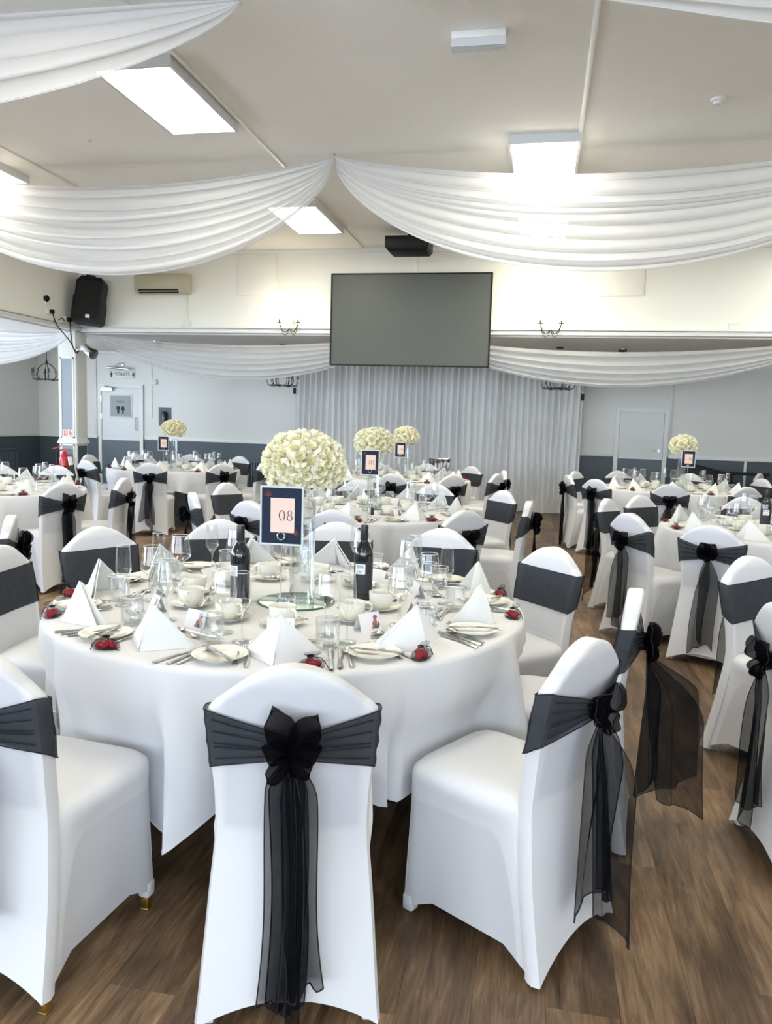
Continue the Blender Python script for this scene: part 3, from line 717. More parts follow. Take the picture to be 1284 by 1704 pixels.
chandelier(-8.60, 12.4, 2.06, 'black iron chandelier behind the column over the side aisle')

# TOILETS sign with its picture lamp
t = thing('toilet_sign', 'white TOILETS sign with black lettering above the door', 'sign', (-8.05, BACK_Y, 2.27))
mb = MB(); mb.box2((-0.26, -0.02, -0.07), (0.26, 0, 0.07)); mb.obj('board', 'trim_white', t, bevel=0.004)
mobj('lettering', text_mesh('TOILETS', 0.086, 0.002, 'ink'), t, (0, -0.022, 0.0), rot=(R(90), 0, 0))
for px_, dr_ in ((-0.232, False), (0.232, True)):
    mb = MB(); person_icon(mb, px_, 0, 0.11, dr_, -0.024); mb.obj('person_symbol', 'ink', t)
t = thing('picture_light', 'brass picture light bar above the TOILETS sign', 'picture light', (-8.08, BACK_Y, 2.40))
mb = MB(); mb.tube([(-0.24, -0.10, 0), (0.22, -0.10, -0.03)], 0.022, 10); mb.obj('shade', 'brushed', t)
mb = MB(); mb.tube([(0, -0.0, 0.06), (0.0, -0.07, 0.09), (-0.05, -0.10, 0.05), (-0.04, -0.10, 0.0)], 0.007, 6); mb.lathe([(0.0, .02), (0.03, .015), (0.035, 0)], 14, 0, rotm(R(90), 0, 0, (0.03, 0, 0.07))); mb.obj('bracket', 'brushed', t)
t = thing('alarm_box', 'small white box and conduit beside the toilet door', 'junction box', (-7.42, BACK_Y, 2.14))
mb = MB(); mb.box2((0.0, -0.035, -0.05), (0.1, 0, 0.05)); mb.obj('box', 'socket_white', t, bevel=0.004)
mb = MB(); mb.box2((-0.03, -0.015, -0.70), (-0.012, 0, 0.5)); mb.obj('conduit', 'wall_grey', t)
t = thing('hand_dispenser', 'dark dispenser on a slate board behind the table two flowers', 'dispenser', (-7.16, BACK_Y, 1.40))
mb = MB(); mb.box2((-0.13, -0.012, -0.1), (0.13, 0, 0.26)); mb.obj('board', 'dispenser_blue', t)
mb = MB(); mb.lathe([(0, 0), (.05, 0), (.055, .12), (.04, .19), (0, .2)], 16, 0, rotm(0, 0, 0, (0, -0.06, -0.02)), sy=0.8); mb.obj('body', 'black_gloss', t)

# radiators
def radiator(c, w, h, rz, label, z0=0.16):
    t = thing('radiator', label, 'radiator', c, rz)
    mb = MB(); mb.box2((-w/2, -0.06, z0), (w/2, -0.03, z0+h)); mb.obj('panel', 'radiator_dark', t)
    n = int(w/0.05); f = MB(); f.box2((-0.014, -0.085, z0+0.03), (0.014, -0.06, z0+h-0.03)); me = f.mesh('fin', 'radiator_grey', bevel=0.004)
    for k in range(n): mobj('fin', me, t, (-w/2+0.025+k*0.05, 0, 0))
    mb = MB(); mb.box2((-w/2-0.01, -0.095, z0+h-0.02), (w/2+0.01, -0.02, z0+h+0.015)); mb.obj('top_grille', 'radiator_grey', t)
    for s_ in (-1, 1):
        mb = MB(); mb.box2((s_*(w/2-0.12)-0.02, -0.03, z0+0.1), (s_*(w/2-0.12)+0.02, 0, z0+0.2)); mb.obj('wall_bracket', 'radiator_dark', t)
radiator((LEFT_X+0.03, 12.4, 0), 1.6, 0.62, R(90), 'slate painted radiator on the side aisle wall below the dado')
radiator((-6.0, BACK_Y-0.03, 0), 2.0, 0.52, 0, 'slate painted radiator behind table two')
radiator((3.0, BACK_Y-0.03, 0), 0.8, 0.55, 0, 'slate painted radiator near the plain door and stored black item')

# fire extinguisher by the column
t = thing('fire_extinguisher', 'red fire extinguisher hung beside the column foot', 'extinguisher', (-7.21, 10.80, 0.45))
mb = MB(); mb.lathe([(0, 0), (0.075, 0.0), (0.08, 0.02), (0.08, 0.32), (0.06, 0.39), (0.025, 0.42), (0.025, 0.45), (0, .45)], 20); mb.obj('cylinder', 'extinguisher_red', t)
mb = MB(); mb.box((0.03, -.02, 0.47), (0.12, 0.025, 0.02)); mb.box((0.04, -0.02, 0.51), (0.14, 0.02, 0.015), 0, rotm(0, R(-18), 0)); mb.obj('lever', 'extinguisher_red', t)
mb = MB(); mb.tube([(-0.02, -.02, 0.47), (-0.10, -.03, 0.44), (-0.105, -.03, 0.2), (-0.09, -.03, 0.1)], 0.011, 6); mb.obj('hose', 'black_plastic', t)
mb = MB(); mb.box((0, 0.082, 0.2), (0.05, 0.03, 0.2)); mb.obj('wall_bracket', 'black_plastic', t)

# stored black item by the right wall of the aisle, behind table four
t = thing('folded_stand', 'black covered equipment lying behind table four', 'equipment', (2.75, 13.4, 0))
mb = MB(); mb.poly([(-.35, .0), (.35, .0), (.35, .83), (.05, .90), (-.30, .98), (-.36, .84)], -0.15, 0.15); mb.obj('case', 'black_plastic', t, bevel=0.03)
mb = MB(); mb.box((0.62, 0, 0.83), (0.6, 0.08, 0.05)); mb.box((0.86, 0, 0.40), (0.05, 0.08, 0.80)); mb.obj('stand_bar', 'black_plastic', t)

# pleated curtain backdrop
cx0, cx1 = -4.42, 0.68
t = thing('pleated_backdrop', 'floor-length white pleated curtain backdrop behind the tables', 'curtain', ((cx0+cx1)/2, BACK_Y-0.28, 0))
rnd = random.Random(3)
pan = [cx0, -3.0, -1.72, -0.5, cx1]
for k in range(4):
    x0, x1 = pan[k]-(cx0+cx1)/2, pan[k+1]-(cx0+cx1)/2
    npl = int((x1-x0)/0.105); P = []
    ph = [rnd.uniform(-.8, .8) for _ in range(npl+2)]; am = [rnd.uniform(.5, 1.3) for _ in range(npl+2)]
    nu = npl*8
    for j in range(15):
        v = j/14; z = 2.66*(1-v)+0.004
        row = []
        for i in range(nu+1):
            u = i/nu; q = u*npl; a = am[int(q)]*(1-(q % 1))+am[int(q)+1]*(q % 1)
            drift = 0.35*math.sin(v*2.2+k)*math.sin(q*0.5)
            w = math.sin(2*PI*(q+drift*v)+0.6*ph[int(q)]*v)
            flare = 0.0 if v < .86 else (v-.86)*1.0*(0.5+0.5*math.sin(q*0.9+k))
            row.append((x0+(x1-x0)*u+0.012*w*v, 0.045*w*a-flare, z))
        P.append(row)
    mb = MB(); mb.grid(P); mb.obj('curtain_panel', 'curtain_white', t, sharp=80)
hw2 = (cx1-cx0)/2
for s in (-1, 1):
    mb = MB(); mb.tube([(s*(hw2+0.015), 0.02, 0), (s*(hw2+0.015), 0.02, 2.68)], 0.015, 8); mb.box((s*(hw2+0.015), 0.02, 0.01), (0.3, 0.3, 0.02)); up_ = mb.obj('upright', 'trim_white', t)
    mb = MB(); mb.box((s*(hw2+0.02), -0.01, 2.02), (0.045, 0.05, 0.11)); mb.obj('clamp', 'black_plastic', up_)
mb = MB(); mb.tube([(-hw2-0.02, 0.03, 2.68), (hw2+0.02, 0.03, 2.68)], 0.016, 8); mb.obj('crossbar', 'trim_white', t)

# ------------------------------------------------------------------ draped swags
def swag(name, A, B, ztop, sag_t, sag_b, expo, folds, amp, material, label, seed, nu=90, nv=84, skew=0.0, ends=0.02, group=None):
    rnd = random.Random(seed)
    A = Vector((*A, 0)); B = Vector((*B, 0)); d = (B-A); nrm = Vector((-d.y, d.x, 0)).normalized()
    # uneven fold spacing
    edges = [0.0]
    for k in range(folds): edges.append(edges[-1]+rnd.uniform(.55, 1.5))
    tot = edges[-1]; edges = [e/tot for e in edges]
    depth = [rnd.uniform(.6, 1.3) for _ in range(folds+1)]
    wob = [rnd.uniform(0, 6.28) for _ in range(4)]
    P = []
    for j in range(nv+1):
        v = j/nv; row = []
        k = 0
        while k < folds-1 and v > edges[k+1]: k += 1
        f = (v-edges[k])/(edges[k+1]-edges[k])
        for i in range(nu+1):
            u = i/nu; uu = u+skew*math.sin(PI*u)*0.5
            s = max(0.0, 4*uu*(1-uu))
            zt = ztop-sag_t*s; zb = ztop-sag_b*s**expo-ends*(1-s)
            # folds lie a little differently across the span
            vv = v+0.012*math.sin(7*u+wob[k % 4])*math.sin(PI*v)
            z = zt+(zb-zt)*vv
            open_ = s**0.55
            y = amp*open_*(0.5-0.5*math.cos(2*PI*f))**0.8*depth[k]+0.05*open_*math.sin(PI*v)
            z -= 0.35*amp*open_*math.sin(2*PI*f)*depth[k]
            p = A+d*u-nrm*y
            row.append((p.x, p.y, z))
        P.append(row)
    mb = MB(); mb.grid(P)
    hem = [P[-1][i] for i in range(nu+1)]; mb.tube(hem, 0.006, 5)
    hem = [P[0][i] for i in range(nu+1)]; mb.tube(hem, 0.005, 5)
    return tag(mb.obj(name, material, sharp=100), label, 'drape', group)
HY = 7.22
swag('ceiling_swag', (-6.4, HY), (-1.99, HY), CEIL_Z-0.03, 0.20, 1.04, 0.62, 9, 0.10, 'swag_white', 'white sheer ceiling swag gathered at the hook, on the air conditioner side', 1)
swag('ceiling_swag', (-1.99, HY), (2.90, HY), CEIL_Z-0.03, 0.22, 1.04, 0.62, 8, 0.10, 'swag_white', 'white sheer ceiling swag glowing where the lamp shines through it', 2)
swag('ceiling_swag', (-7.0, 4.55), (-1.85, 4.55), CEIL_Z-0.03, -0.02, 0.55, 0.75, 4, 0.10, 'swag_white', 'white sheer ceiling swag nearer the windows, before the first ceiling light', 3)
swag('ceiling_swag', (-0.9, 4.55), (5.2, 4.55), CEIL_Z-0.03, 0.0, 0.42, 2.3, 4, 0.06, 'swag_white', 'white sheer ceiling swag nearer the windows, before the emergency light', 4)
for x, y, z in ((-1.99, HY, CEIL_Z), (-1.85, 4.55, CEIL_Z), (-0.9, 4.55, CEIL_Z)):
    mb = MB(); mb.tube([(x, y, z), (x, y, z-0.03), (x+0.012, y, z-0.05), (x, y, z-0.06)], 0.004, 6); mb.lathe([(0.0, -0.006), (0.015, -0.005), (0.015, 0)], 10, 0, None, (x, y, z))
    tag(mb.obj('ceiling_hook', 'brushed'), 'tiny ceiling hook holding the gathered swag ends', 'hook', 'hooks for the ceiling swags')
YB = BEAM_Y+0.04
swag('beam_swag', (-7.02, YB), (-1.86, YB), BEAM_Z-0.02, 0.16, 0.66, 1.0, 6, 0.05, 'swag_thin', 'pale see-through swag under the beam from column to screen', 5)
swag('beam_swag', (-1.86, YB), (3.75, YB), BEAM_Z-0.02, 0.20, 0.66, 1.0, 5, 0.05, 'swag_thin', 'pale see-through swag under the beam beyond the screen before the plain door', 6)
swag('beam_swag', (BEAM_X-0.09, 10.86), (BEAM_X-0.09, 5.6), BEAM_Z-0.02, 0.20, 0.70, 0.8, 8, 0.035, 'swag_white', 'white swag under the side beam ending at the column', 8)

# ================================================================== chairs
CH_T = 0.042
def c_yr(z, u=1.0):
    e = interp(z, [0, .10, .25, .46, .60, .90], [-.262, -.240, -.212, -.186, -.200, -.258])
    flat = interp(z, [0, .46, .9], [-.258, -.226, -.258])
    return e+(flat-e)*0.55*(1-u*u)
def c_hw(z): return interp(z, [0, .06, .30, .46, .56, .68, .80, .9], [.219, .213, .195, .180, .181, .191, .199, .199])
def crown(u):
    a = abs(u); return .80+.10*interp(a, [0, .1, .2, .35, .5, .7, .85, .95, 1], [1, .99, .95, .85, .70, .42, .19, .04, -.08])
def back_row(v, nu=18):
    rear = []; front = []
    for i in range(nu+1):
        u = -1+2*i/nu; u = math.sin(u*PI/2)*0.35+u*0.65
        hem = 0.012+0.062*(1-u*u)
        z = hem+(crown(u)-hem)*v
        hw = c_hw(z)
        tk = CH_T*(1.0 if v < .985 else max(.0, 1-((v-.985)/.015)**2*0.35))
        yc = c_yr(z, u)+CH_T/2
        bul = 0.004*(1-u*u)
        rear.append((u*hw, yc-tk/2-bul, z)); front.append((u*hw, yc+tk/2+(0.012*(1-u*u) if z > .48 else 0), z))
    return rear, front
def build_cover():
    mb = MB(); rows = []
    for v in [0, .05, .12, .2, .3, .4, .48, .54, .6, .66, .72, .78, .84, .89, .93, .955, .972, .986, .995, 1.0]:
        r, f = back_row(v)
        ex = 0.007*(1 if v < .97 else .3)
        l = (r[0][0]-ex, (r[0][1]+f[0][1])/2, r[0][2]); q = (r[-1][0]+ex, (r[-1][1]+f[-1][1])/2, r[-1][2])
        rows.append(r+[q]+f[::-1]+[l])
    mb.grid(rows, cu=True)
    r, f = back_row(1.0); mb.grid([r, f])
    # seat and skirt
    n = 72; rows = []
    def per(k, a0, a1, y0, y1, ex):
        q = 2*PI*(k+0.5)/n; c, s = math.cos(q), math.sin(q)
        xn = math.copysign(abs(c)**(2/ex), c); yn = math.copysign(abs(s)**(2/ex), s)
        y = (y0+y1)/2+yn*(y1-y0)/2; a = a0+(a1-a0)*(yn+1)/2
        return xn*a, y, xn, yn
    cap = [(.0, .481), (.35, .481), (.65, .480), (.82, .476), (.92, .468), (.98, .455), (1.0, .438)]
    for sc, z in cap:
        rows.append([(per(k, .200, .214, -.178, .232, 6)[0]*sc, .027+(per(k, .200, .214, -.178, .232, 6)[1]-.027)*sc, z) for k in range(n)])
    for s in (.04, .10, .15, .22, .34, .48, .62, .76, .88, .96, 1.0):
        row = []
        for k in range(n):
            x0, y0, xn, yn = per(k, .200, .214, -.178, .232, 6)
            x1, y1, xn1, yn1 = per(k, .226, .214, -.254, .240, 9)
            m = 1-min(abs(xn1), abs(yn1))**2
            hem = 0.010+m**1.3*(0.080 if abs(xn1) > abs(yn1) else (0.085 if yn1 > 0 else 0.06))
            w = smooth(s)*0.6+s*0.4
            x = x0+(x1-x0)*w; y = y0+(y1-y0)*w
            pull = 0.026*m*math.sin(PI*min(1, s*0.62+.02))
            dent = 0.012*m*smooth((s-.05)/.12)
            if abs(xn1) > abs(yn1): x -= math.copysign(pull+dent, x)
            else: y -= math.copysign(pull*.8+dent, yn1)
            row.append((x, y, .438+(hem-.438)*s))
        rows.append(row)
    mb.grid(rows, cu=True)
    return mb.mesh('chair_cover', 'cover_white', sharp=46)
cover_me = build_cover()
def build_pocket():
    mb = MB(); mb.add([(-.018, -.018, .008), (.018, -.018, .008), (.018, .018, .008), (-.018, .018, .008), (-.0185, -.0185, .058), (.0185, -.0185, .058), (.0185, .0185, .058), (-.0185, .0185, .058)],
        [(0, 3, 2, 1), (4, 5, 6, 7), (0, 1, 5, 4), (1, 2, 6, 5), (2, 3, 7, 6), (3, 0, 4, 7)])
    return mb.mesh('foot_pocket', 'cover_white', bevel=0.007)
pocket_me = build_pocket()
POCKETS = ((-.196, -.226), (.196, -.226), (-.183, .205), (.183, .205))

def build_sash_band(seed, zc_side=.722, kn_x=0.0, kn_z=.712, tilt=0.0):
    rnd = random.Random(seed); mb = MB()
    NR = 14
    def col_pts(x, yoff_fn, zc, half, ripple, ph, ny):
        out = []
        for j in range(NR+1):
            w = -1+2*j/NR
            out.append((w, zc+half*w, ripple*math.sin(w*6.5+ph)))
        return out
    loop = []
    nF, nB = 12, 26
    for i in range(nF+1):           # front, left to right
        u = -1+2*i/nF; loop.append(('f', u))
    for i in range(3): loop.append(('s', 1, (i+1)/4))
    for i in range(nB+1): loop.append(('b', 1-2*i/nB))
    for i in range(3): loop.append(('s', -1, (i+1)/4))
    ph = rnd.uniform(0, 6); rows = []
    for L in loop:
        c = []
        for j in range(NR+1):
            w = -1+2*j/NR
            if L[0] == 'f':
                u = L[1]; z = .708+tilt*u*.02+.086*w; x = u*(c_hw(z)+.004); y = c_yr(z, u)+CH_T+.012*(1-u*u)+.004+.0015*math.sin(w*5+u*2+ph)
            elif L[0] == 's':
                s, q = L[1], L[2]; qq = q if s > 0 else 1-q
                half = .086+(.076-.086)*qq; zc = .708+(zc_side-.708)*qq+tilt*s*.02*(1-qq); z = zc+half*w
                y = c_yr(z, 1)+CH_T*(1-qq); x = s*(c_hw(z)+.009)+.002*math.sin(w*9+ph)*s
            else:
                u = L[1]; a = max(0, 1-abs(u-kn_x)/(1-kn_x*math.copysign(1, u) if abs(kn_x) > 0 else 1)); a = min(1, a)
                half = .076+(.026-.076)*a**0.9; zc = zc_side+(kn_z-zc_side)*a; z = zc+half*w
                x = u*(c_hw(z)+.006)
                rip = .0065*math.sin(w*7.5+ph+1.2*math.sin(u*2))*(0.25+a)*min(1, 6*(1-abs(u)))
                y = c_yr(z, u)-.004-.016*a-.004*(1-u*u)-abs(rip)
            c.append((x, y, z))
        rows.append(c)
    P = rows; mb.grid(P, 0, None, cu=False, cv=True)
    for j in (0, NR): mb.tube([r[j] for r in P], 0.0017, 5, 1, closed=True)
    for jj in (2, 5, 6, 9, 12):        # drawn pleats on the tied side
        mb.tube([P[i][jj] for i in range(nF+5, nF+4+nB)], 0.0017, 4, 1)
    return mb.mesh('sash_band', ['sash_black', 'hem_black'], sharp=80), (kn_x*.2, -.262, kn_z)
def build_loop(k0, ang, L, Wd, bul, seed):
    """a bow loop: a puffed, creased petal of doubled ribbon leaving the knot, its broad side outward"""
    rnd = random.Random(seed); mb = MB(); ca, sa = math.cos(R(ang)), math.sin(R(ang))
    na, nb = 16, 20; rows = []; ph = rnd.uniform(0, 6)
    for i in range(na+1):
        a = i/na
        hw = Wd/2*interp(a, [0, .25, .55, .78, .92, 1.0], [.26, .72, 1.0, .82, .45, .08])
        th = bul*.55*math.sin(PI*min(1, a*.95+.05))**.7+.002
        row = []
        for j in range(nb):
            q = 2*PI*j/nb
            w = math.cos(q)*hw*(1+.05*math.sin(9*a+ph)); d = math.sin(q)*th+.006*math.sin(5*w/Wd*2+ph)*a+.005*math.sin(14*w/Wd+2*ph)*a*(1-a)*4
            r = L*a-.012*abs(w/hw)**2*a*(Wd/.08)
            x = k0[0]+ca*r-sa*w; z = k0[2]+sa*r+ca*w
            y = k0[1]-.012-.030*math.sin(PI*a*.8)-d
            row.append((x, min(y, c_yr(max(.0, z), 0)-.007), z))
        rows.append(row)
    mb.grid(rows, cu=True)
    mb.tube([r[0] for r in rows]+[r[nb//2] for r in rows[::-1]], 0.0015, 5, 1)
    return mb.mesh('bow_loop', ['bow_black', 'hem_black'], sharp=80)
def build_knot(k0):
    mb = MB(); rows = []
    for i in range(13):
        t = PI*i/12; row = []
        for j in range(16):
            q = 2*PI*j/16; rr = math.sin(t)*(1+.12*math.sin(3*q+1.5*i))
            row.append((k0[0]+.030*rr*math.cos(q), k0[1]-.006+.024*rr*math.sin(q), k0[2]+.034*math.cos(t)))
        rows.append(row)
    mb.grid(rows, cu=True); return mb.mesh('knot', 'bow_black', sharp=80)
def build_tail(k0, lean, Wd, zb, slant, seed, out=0.0, open_top=.16, twist=0.0, curl=0.0):
    rnd = random.Random(seed); mb = MB(); nu, nv = 10, 30; rows = []
    p1, p2 = rnd.uniform(0, 6), rnd.uniform(0, 6)
    for j in range(nv+1):
        v = j/nv; row = []
        wid = Wd*(.14+.86*smooth(v/open_top*.5+0.1) if v < open_top*2 else 1)*(1-.10*math.sin(3*v+p1))
        for i in range(nu+1):
            b = -1+2*i/nu
            zbot = zb+slant*b+.010*math.sin(b*4+p2)
            z = k0[2]-.01+(zbot-(k0[2]-.01))*v
            tw = R(twist)*smooth(v*3)
            x = k0[0]+lean*(v**.9)+b*wid/2*math.cos(tw)+.008*math.sin(5*v+p2)+curl*v*v*b
            fold = .013*math.sin(b*4.2+2.2*v+p1)*smooth(v*2.5)+.006*math.sin(b*8+p2)*v
            hang = k0[1]-.020-out*v-abs(math.sin(tw))*(b+1)*wid/2
            y = min(hang+fold, c_yr(max(0, z), 1)-.010, c_yr(max(0, z), 0)-.012)
            row.append((x, y, z))
        rows.append(row)
    mb.grid(rows)
    for i in (0, nu): mb.tube([r[i] for r in rows], 0.0017, 5, 1)
    mb.tube(rows[-1], 0.0020, 5, 1)
    mb.tube([r[4] for r in rows[2:]], 0.0010, 4, 1)
    return mb.mesh('tail', ['tail_black', 'hem_black'], sharp=80)
def build_sash(v):
    if v == 0:      # long straight tails, two upright petals
        band, k = build_sash_band(11)
        loops = [(112, .120, .080, .05), (58, .112, .074, .05), (232, .090, .050, .035), (305, .072, .060, .035), (165, .070, .07, .04), (12, .072, .07, .04)]
        tails = [(-.020, .105, .075, -.006, 21, 0, .07), (.048, .085, .125, .02, 22, .008, .10), (.020, .035, .022, -.01, 23, .012, .10), (-.012, .080, .085, .01, 24, .005, .08)]
    elif v == 1:    # tight bow, tails drawn together
        band, k = build_sash_band(12, tilt=.5)
        loops = [(150, .085, .085, .032), (35, .105, .09, .034), (300, .08, .08, .028), (205, .06, .07, .02)]
        tails = [(-.050, .15, .20, .03, 31, .0, .10, 15), (.022, .14, .10, -.07, 32, .012, .12, 35), (.05, .05, .16, -.03, 33, .02, .2)]
    elif v == 2:    # round bow
        band, k = build_sash_band(13, kn_z=.72)
        loops = [(120, .085, .10, .042), (60, .085, .10, .042), (170, .07, .08, .03), (10, .07, .08, .03), (270, .05, .07, .03)]
        tails = [(-.045, .07, .11, .03, 41, 0, .2), (.028, .105, .15, -.02, 42, .008, .15)]
    elif v == 4:    # the aisle chair: wide tails standing clear of the chair
        band, k = build_sash_band(15)
        loops = [(140, .09, .10, .04), (40, .09, .10, .04), (250, .08, .09, .03), (300, .07, .08, .03)]
        tails = [(-.05, .20, .20, .03, 61, .01, .2, 62), (.03, .19, .10, -.03, 62, .06, .25, 74), (.02, .10, .16, .02, 63, .0, .2, 40)]
    else:           # full bow with spread tails
        band, k = build_sash_band(14, tilt=-.5, kn_z=.70)
        loops = [(135, .10, .09, .036), (48, .10, .09, .034), (250, .07, .08, .026), (290, .07, .08, .026)]
        tails = [(-.055, .11, .12, -.03, 51, .006, .16), (.055, .13, .20, .04, 52, .012, .12)]
    return band, build_knot(k), [build_loop(k, a, L, w, b, 100*v+i) for i, (a, L, w, b) in enumerate(loops)], [build_tail(k, *t) for t in tails]
SASH = [build_sash(v) for v in range(5)]
def make_chair(x, y, face, label, group, sash=0, gold=False):
    """x, y: floor point under the top of the chair back; face: direction (degrees) the sitter looks"""
    rz = R(face-90)
    ox, oy = x-math.sin(-rz)*0, y
    # back top sits 0.237 m behind the chair's middle
    c, s = math.cos(R(face)), math.sin(R(face))
    t = thing('covered_chair', label, 'chair', (x+c*.237, y+s*.237, 0), rz, group)
    lift = 0.034 if gold else 0.0
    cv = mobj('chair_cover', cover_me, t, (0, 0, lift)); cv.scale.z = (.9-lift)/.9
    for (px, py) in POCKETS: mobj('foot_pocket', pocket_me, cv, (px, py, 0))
    if gold:
        for (px, py) in POCKETS:
            mb = MB(); mb.box((px, py, 0.024), (.024, .024, .048)); mb.box((px, py, 0.003), (.026, .026, .006), 1); mb.obj('leg', ['gold', 'black_plastic'], t, bevel=0.003)
    band, knot, loops, tails = SASH[sash]
    b = mobj('sash', band, t, (0, 0, lift)); b.scale.z = (.9-lift)/.9
    mobj('knot', knot, b)
    for m in loops: mobj('bow_loop', m, b)
    for m in tails: mobj('tail', m, b)
    return t

TABLES = {'T8': (-.925, 2.86), 'T1': (-1.40, 6.15), 'T2': (-5.0, 10.05), 'T3': (-1.75, 10.0), 'T4': (1.70, 10.2), 'TL': (-5.06, 6.30), 'TR': (1.85, 6.15), 'TN': (2.10, 2.95), 'TF': (-3.95, 2.90)}
WHERE = {'T8': 'table eight', 'T1': 'table one', 'T2': 'table two', 'T3': 'table three', 'T4': 'table four',
         'TL': 'the table nearest the side beam', 'TR': 'the aisle table before table four',
         'TN': 'the table across from table eight', 'TF': 'the window-side table'}
RING = {
 'T8': [-72.6, -36, -2, 41, 73, 99, 126, 154, 179, -143, -107],
 'T1': [-85, -117, -150, 167, 136, 105, 71, 39, -3, -46],
 'T2': [-116, -76, -38, -4, 32, 70, 106, 142, 178, -148],
 'T3': [-85, -54, -20, 12, 52, 84, 116, 150, -175, -145, -115],
 'T4': [-137, -166, 151, 115, 72, 28, -101, -66, -30],
 'TL': [-25, 7, 96, 122, 150],
 'TR': [-125, -154, 159, 134, 89, 60, -92],
 'TN': [142, -173, 110],
 'TF': [36],
}
CHAIR_OVERRIDE = {   # (table, ring angle): (x, y of the back top, facing, sash kind)
 ('T8', -72.6): (-.527, 1.655, 105, 0), ('T8', -36): (.165, 2.10, 150, 1), ('T8', -2): (.375, 2.84, 172, 4), ('T8', 41): (.10, 3.74, 222, 2),
 ('T8', 73): (-.49, 4.20, 254, 3), ('T8', 126): (-1.74, 4.05, 304, 2), ('T8', 154): (-2.17, 3.52, 330, 0), ('T8', 179): (-2.24, 2.86, 6, 0),
 ('T8', -107): (-1.315, 1.570, 83, 3), ('T8', 99): (-1.10, 4.22, 280, 0),
 ('T1', -117): (-1.97, 5.08, 62, 2), ('T1', 39): (-.28, 7.0, 217, 0),
 ('TR', -125): (1.08, 5.04, 62, 2), ('TR', -154): (.64, 5.53, 34, 3), ('TN', 142): (.99, 3.81, 310, 3), ('TN', -173): (.83, 2.76, 8, 3),
 ('TF', 36): (-2.83, 3.75, 210, 0), ('T4', -137): (.67, 9.25, 48, 0),
}
T8_LABELS = {
 -72.6: 'white covered chair at table eight with long straight black tails and upright bow',
 -107: 'white covered chair at table eight with a gold leg tip showing under the cover',
 -36: 'white covered chair at table eight by the aisle with gathered uneven tails',
 -2: 'white covered chair at table eight whose wide tails hang over the aisle',
 41: 'white covered chair at table eight between the aisle and table one',
 73: 'white covered chair at table eight closest to table one',
}
k = 0
for tn, angs in RING.items():
    cx, cy = TABLES[tn]
    for a in angs:
        rr = random.Random(int(a*10)+hash(tn) % 1 + len(tn)*7)
        x, y, f, sv = cx+1.36*math.cos(R(a)), cy+1.36*math.sin(R(a)), a+180+rr.uniform(-5, 5), (k*7+3) % 4
        if (tn, a) in CHAIR_OVERRIDE: x, y, f, sv = CHAIR_OVERRIDE[(tn, a)]
        lab = T8_LABELS.get(a) if tn == 'T8' else None
        make_chair(x, y, f, lab or 'white covered chair with black sash at '+WHERE[tn], 'covered chairs at '+WHERE[tn], sv, gold=(tn == 'T8' and a == -107))
        k += 1
# two spare covered chairs by the far wall
for x, y, f in ((3.25, 12.30, 150), (3.95, 12.75, 140)):
    make_chair(x, y, f, 'spare white covered chair standing by the far wall near the radiator', 'spare covered chairs', 2)

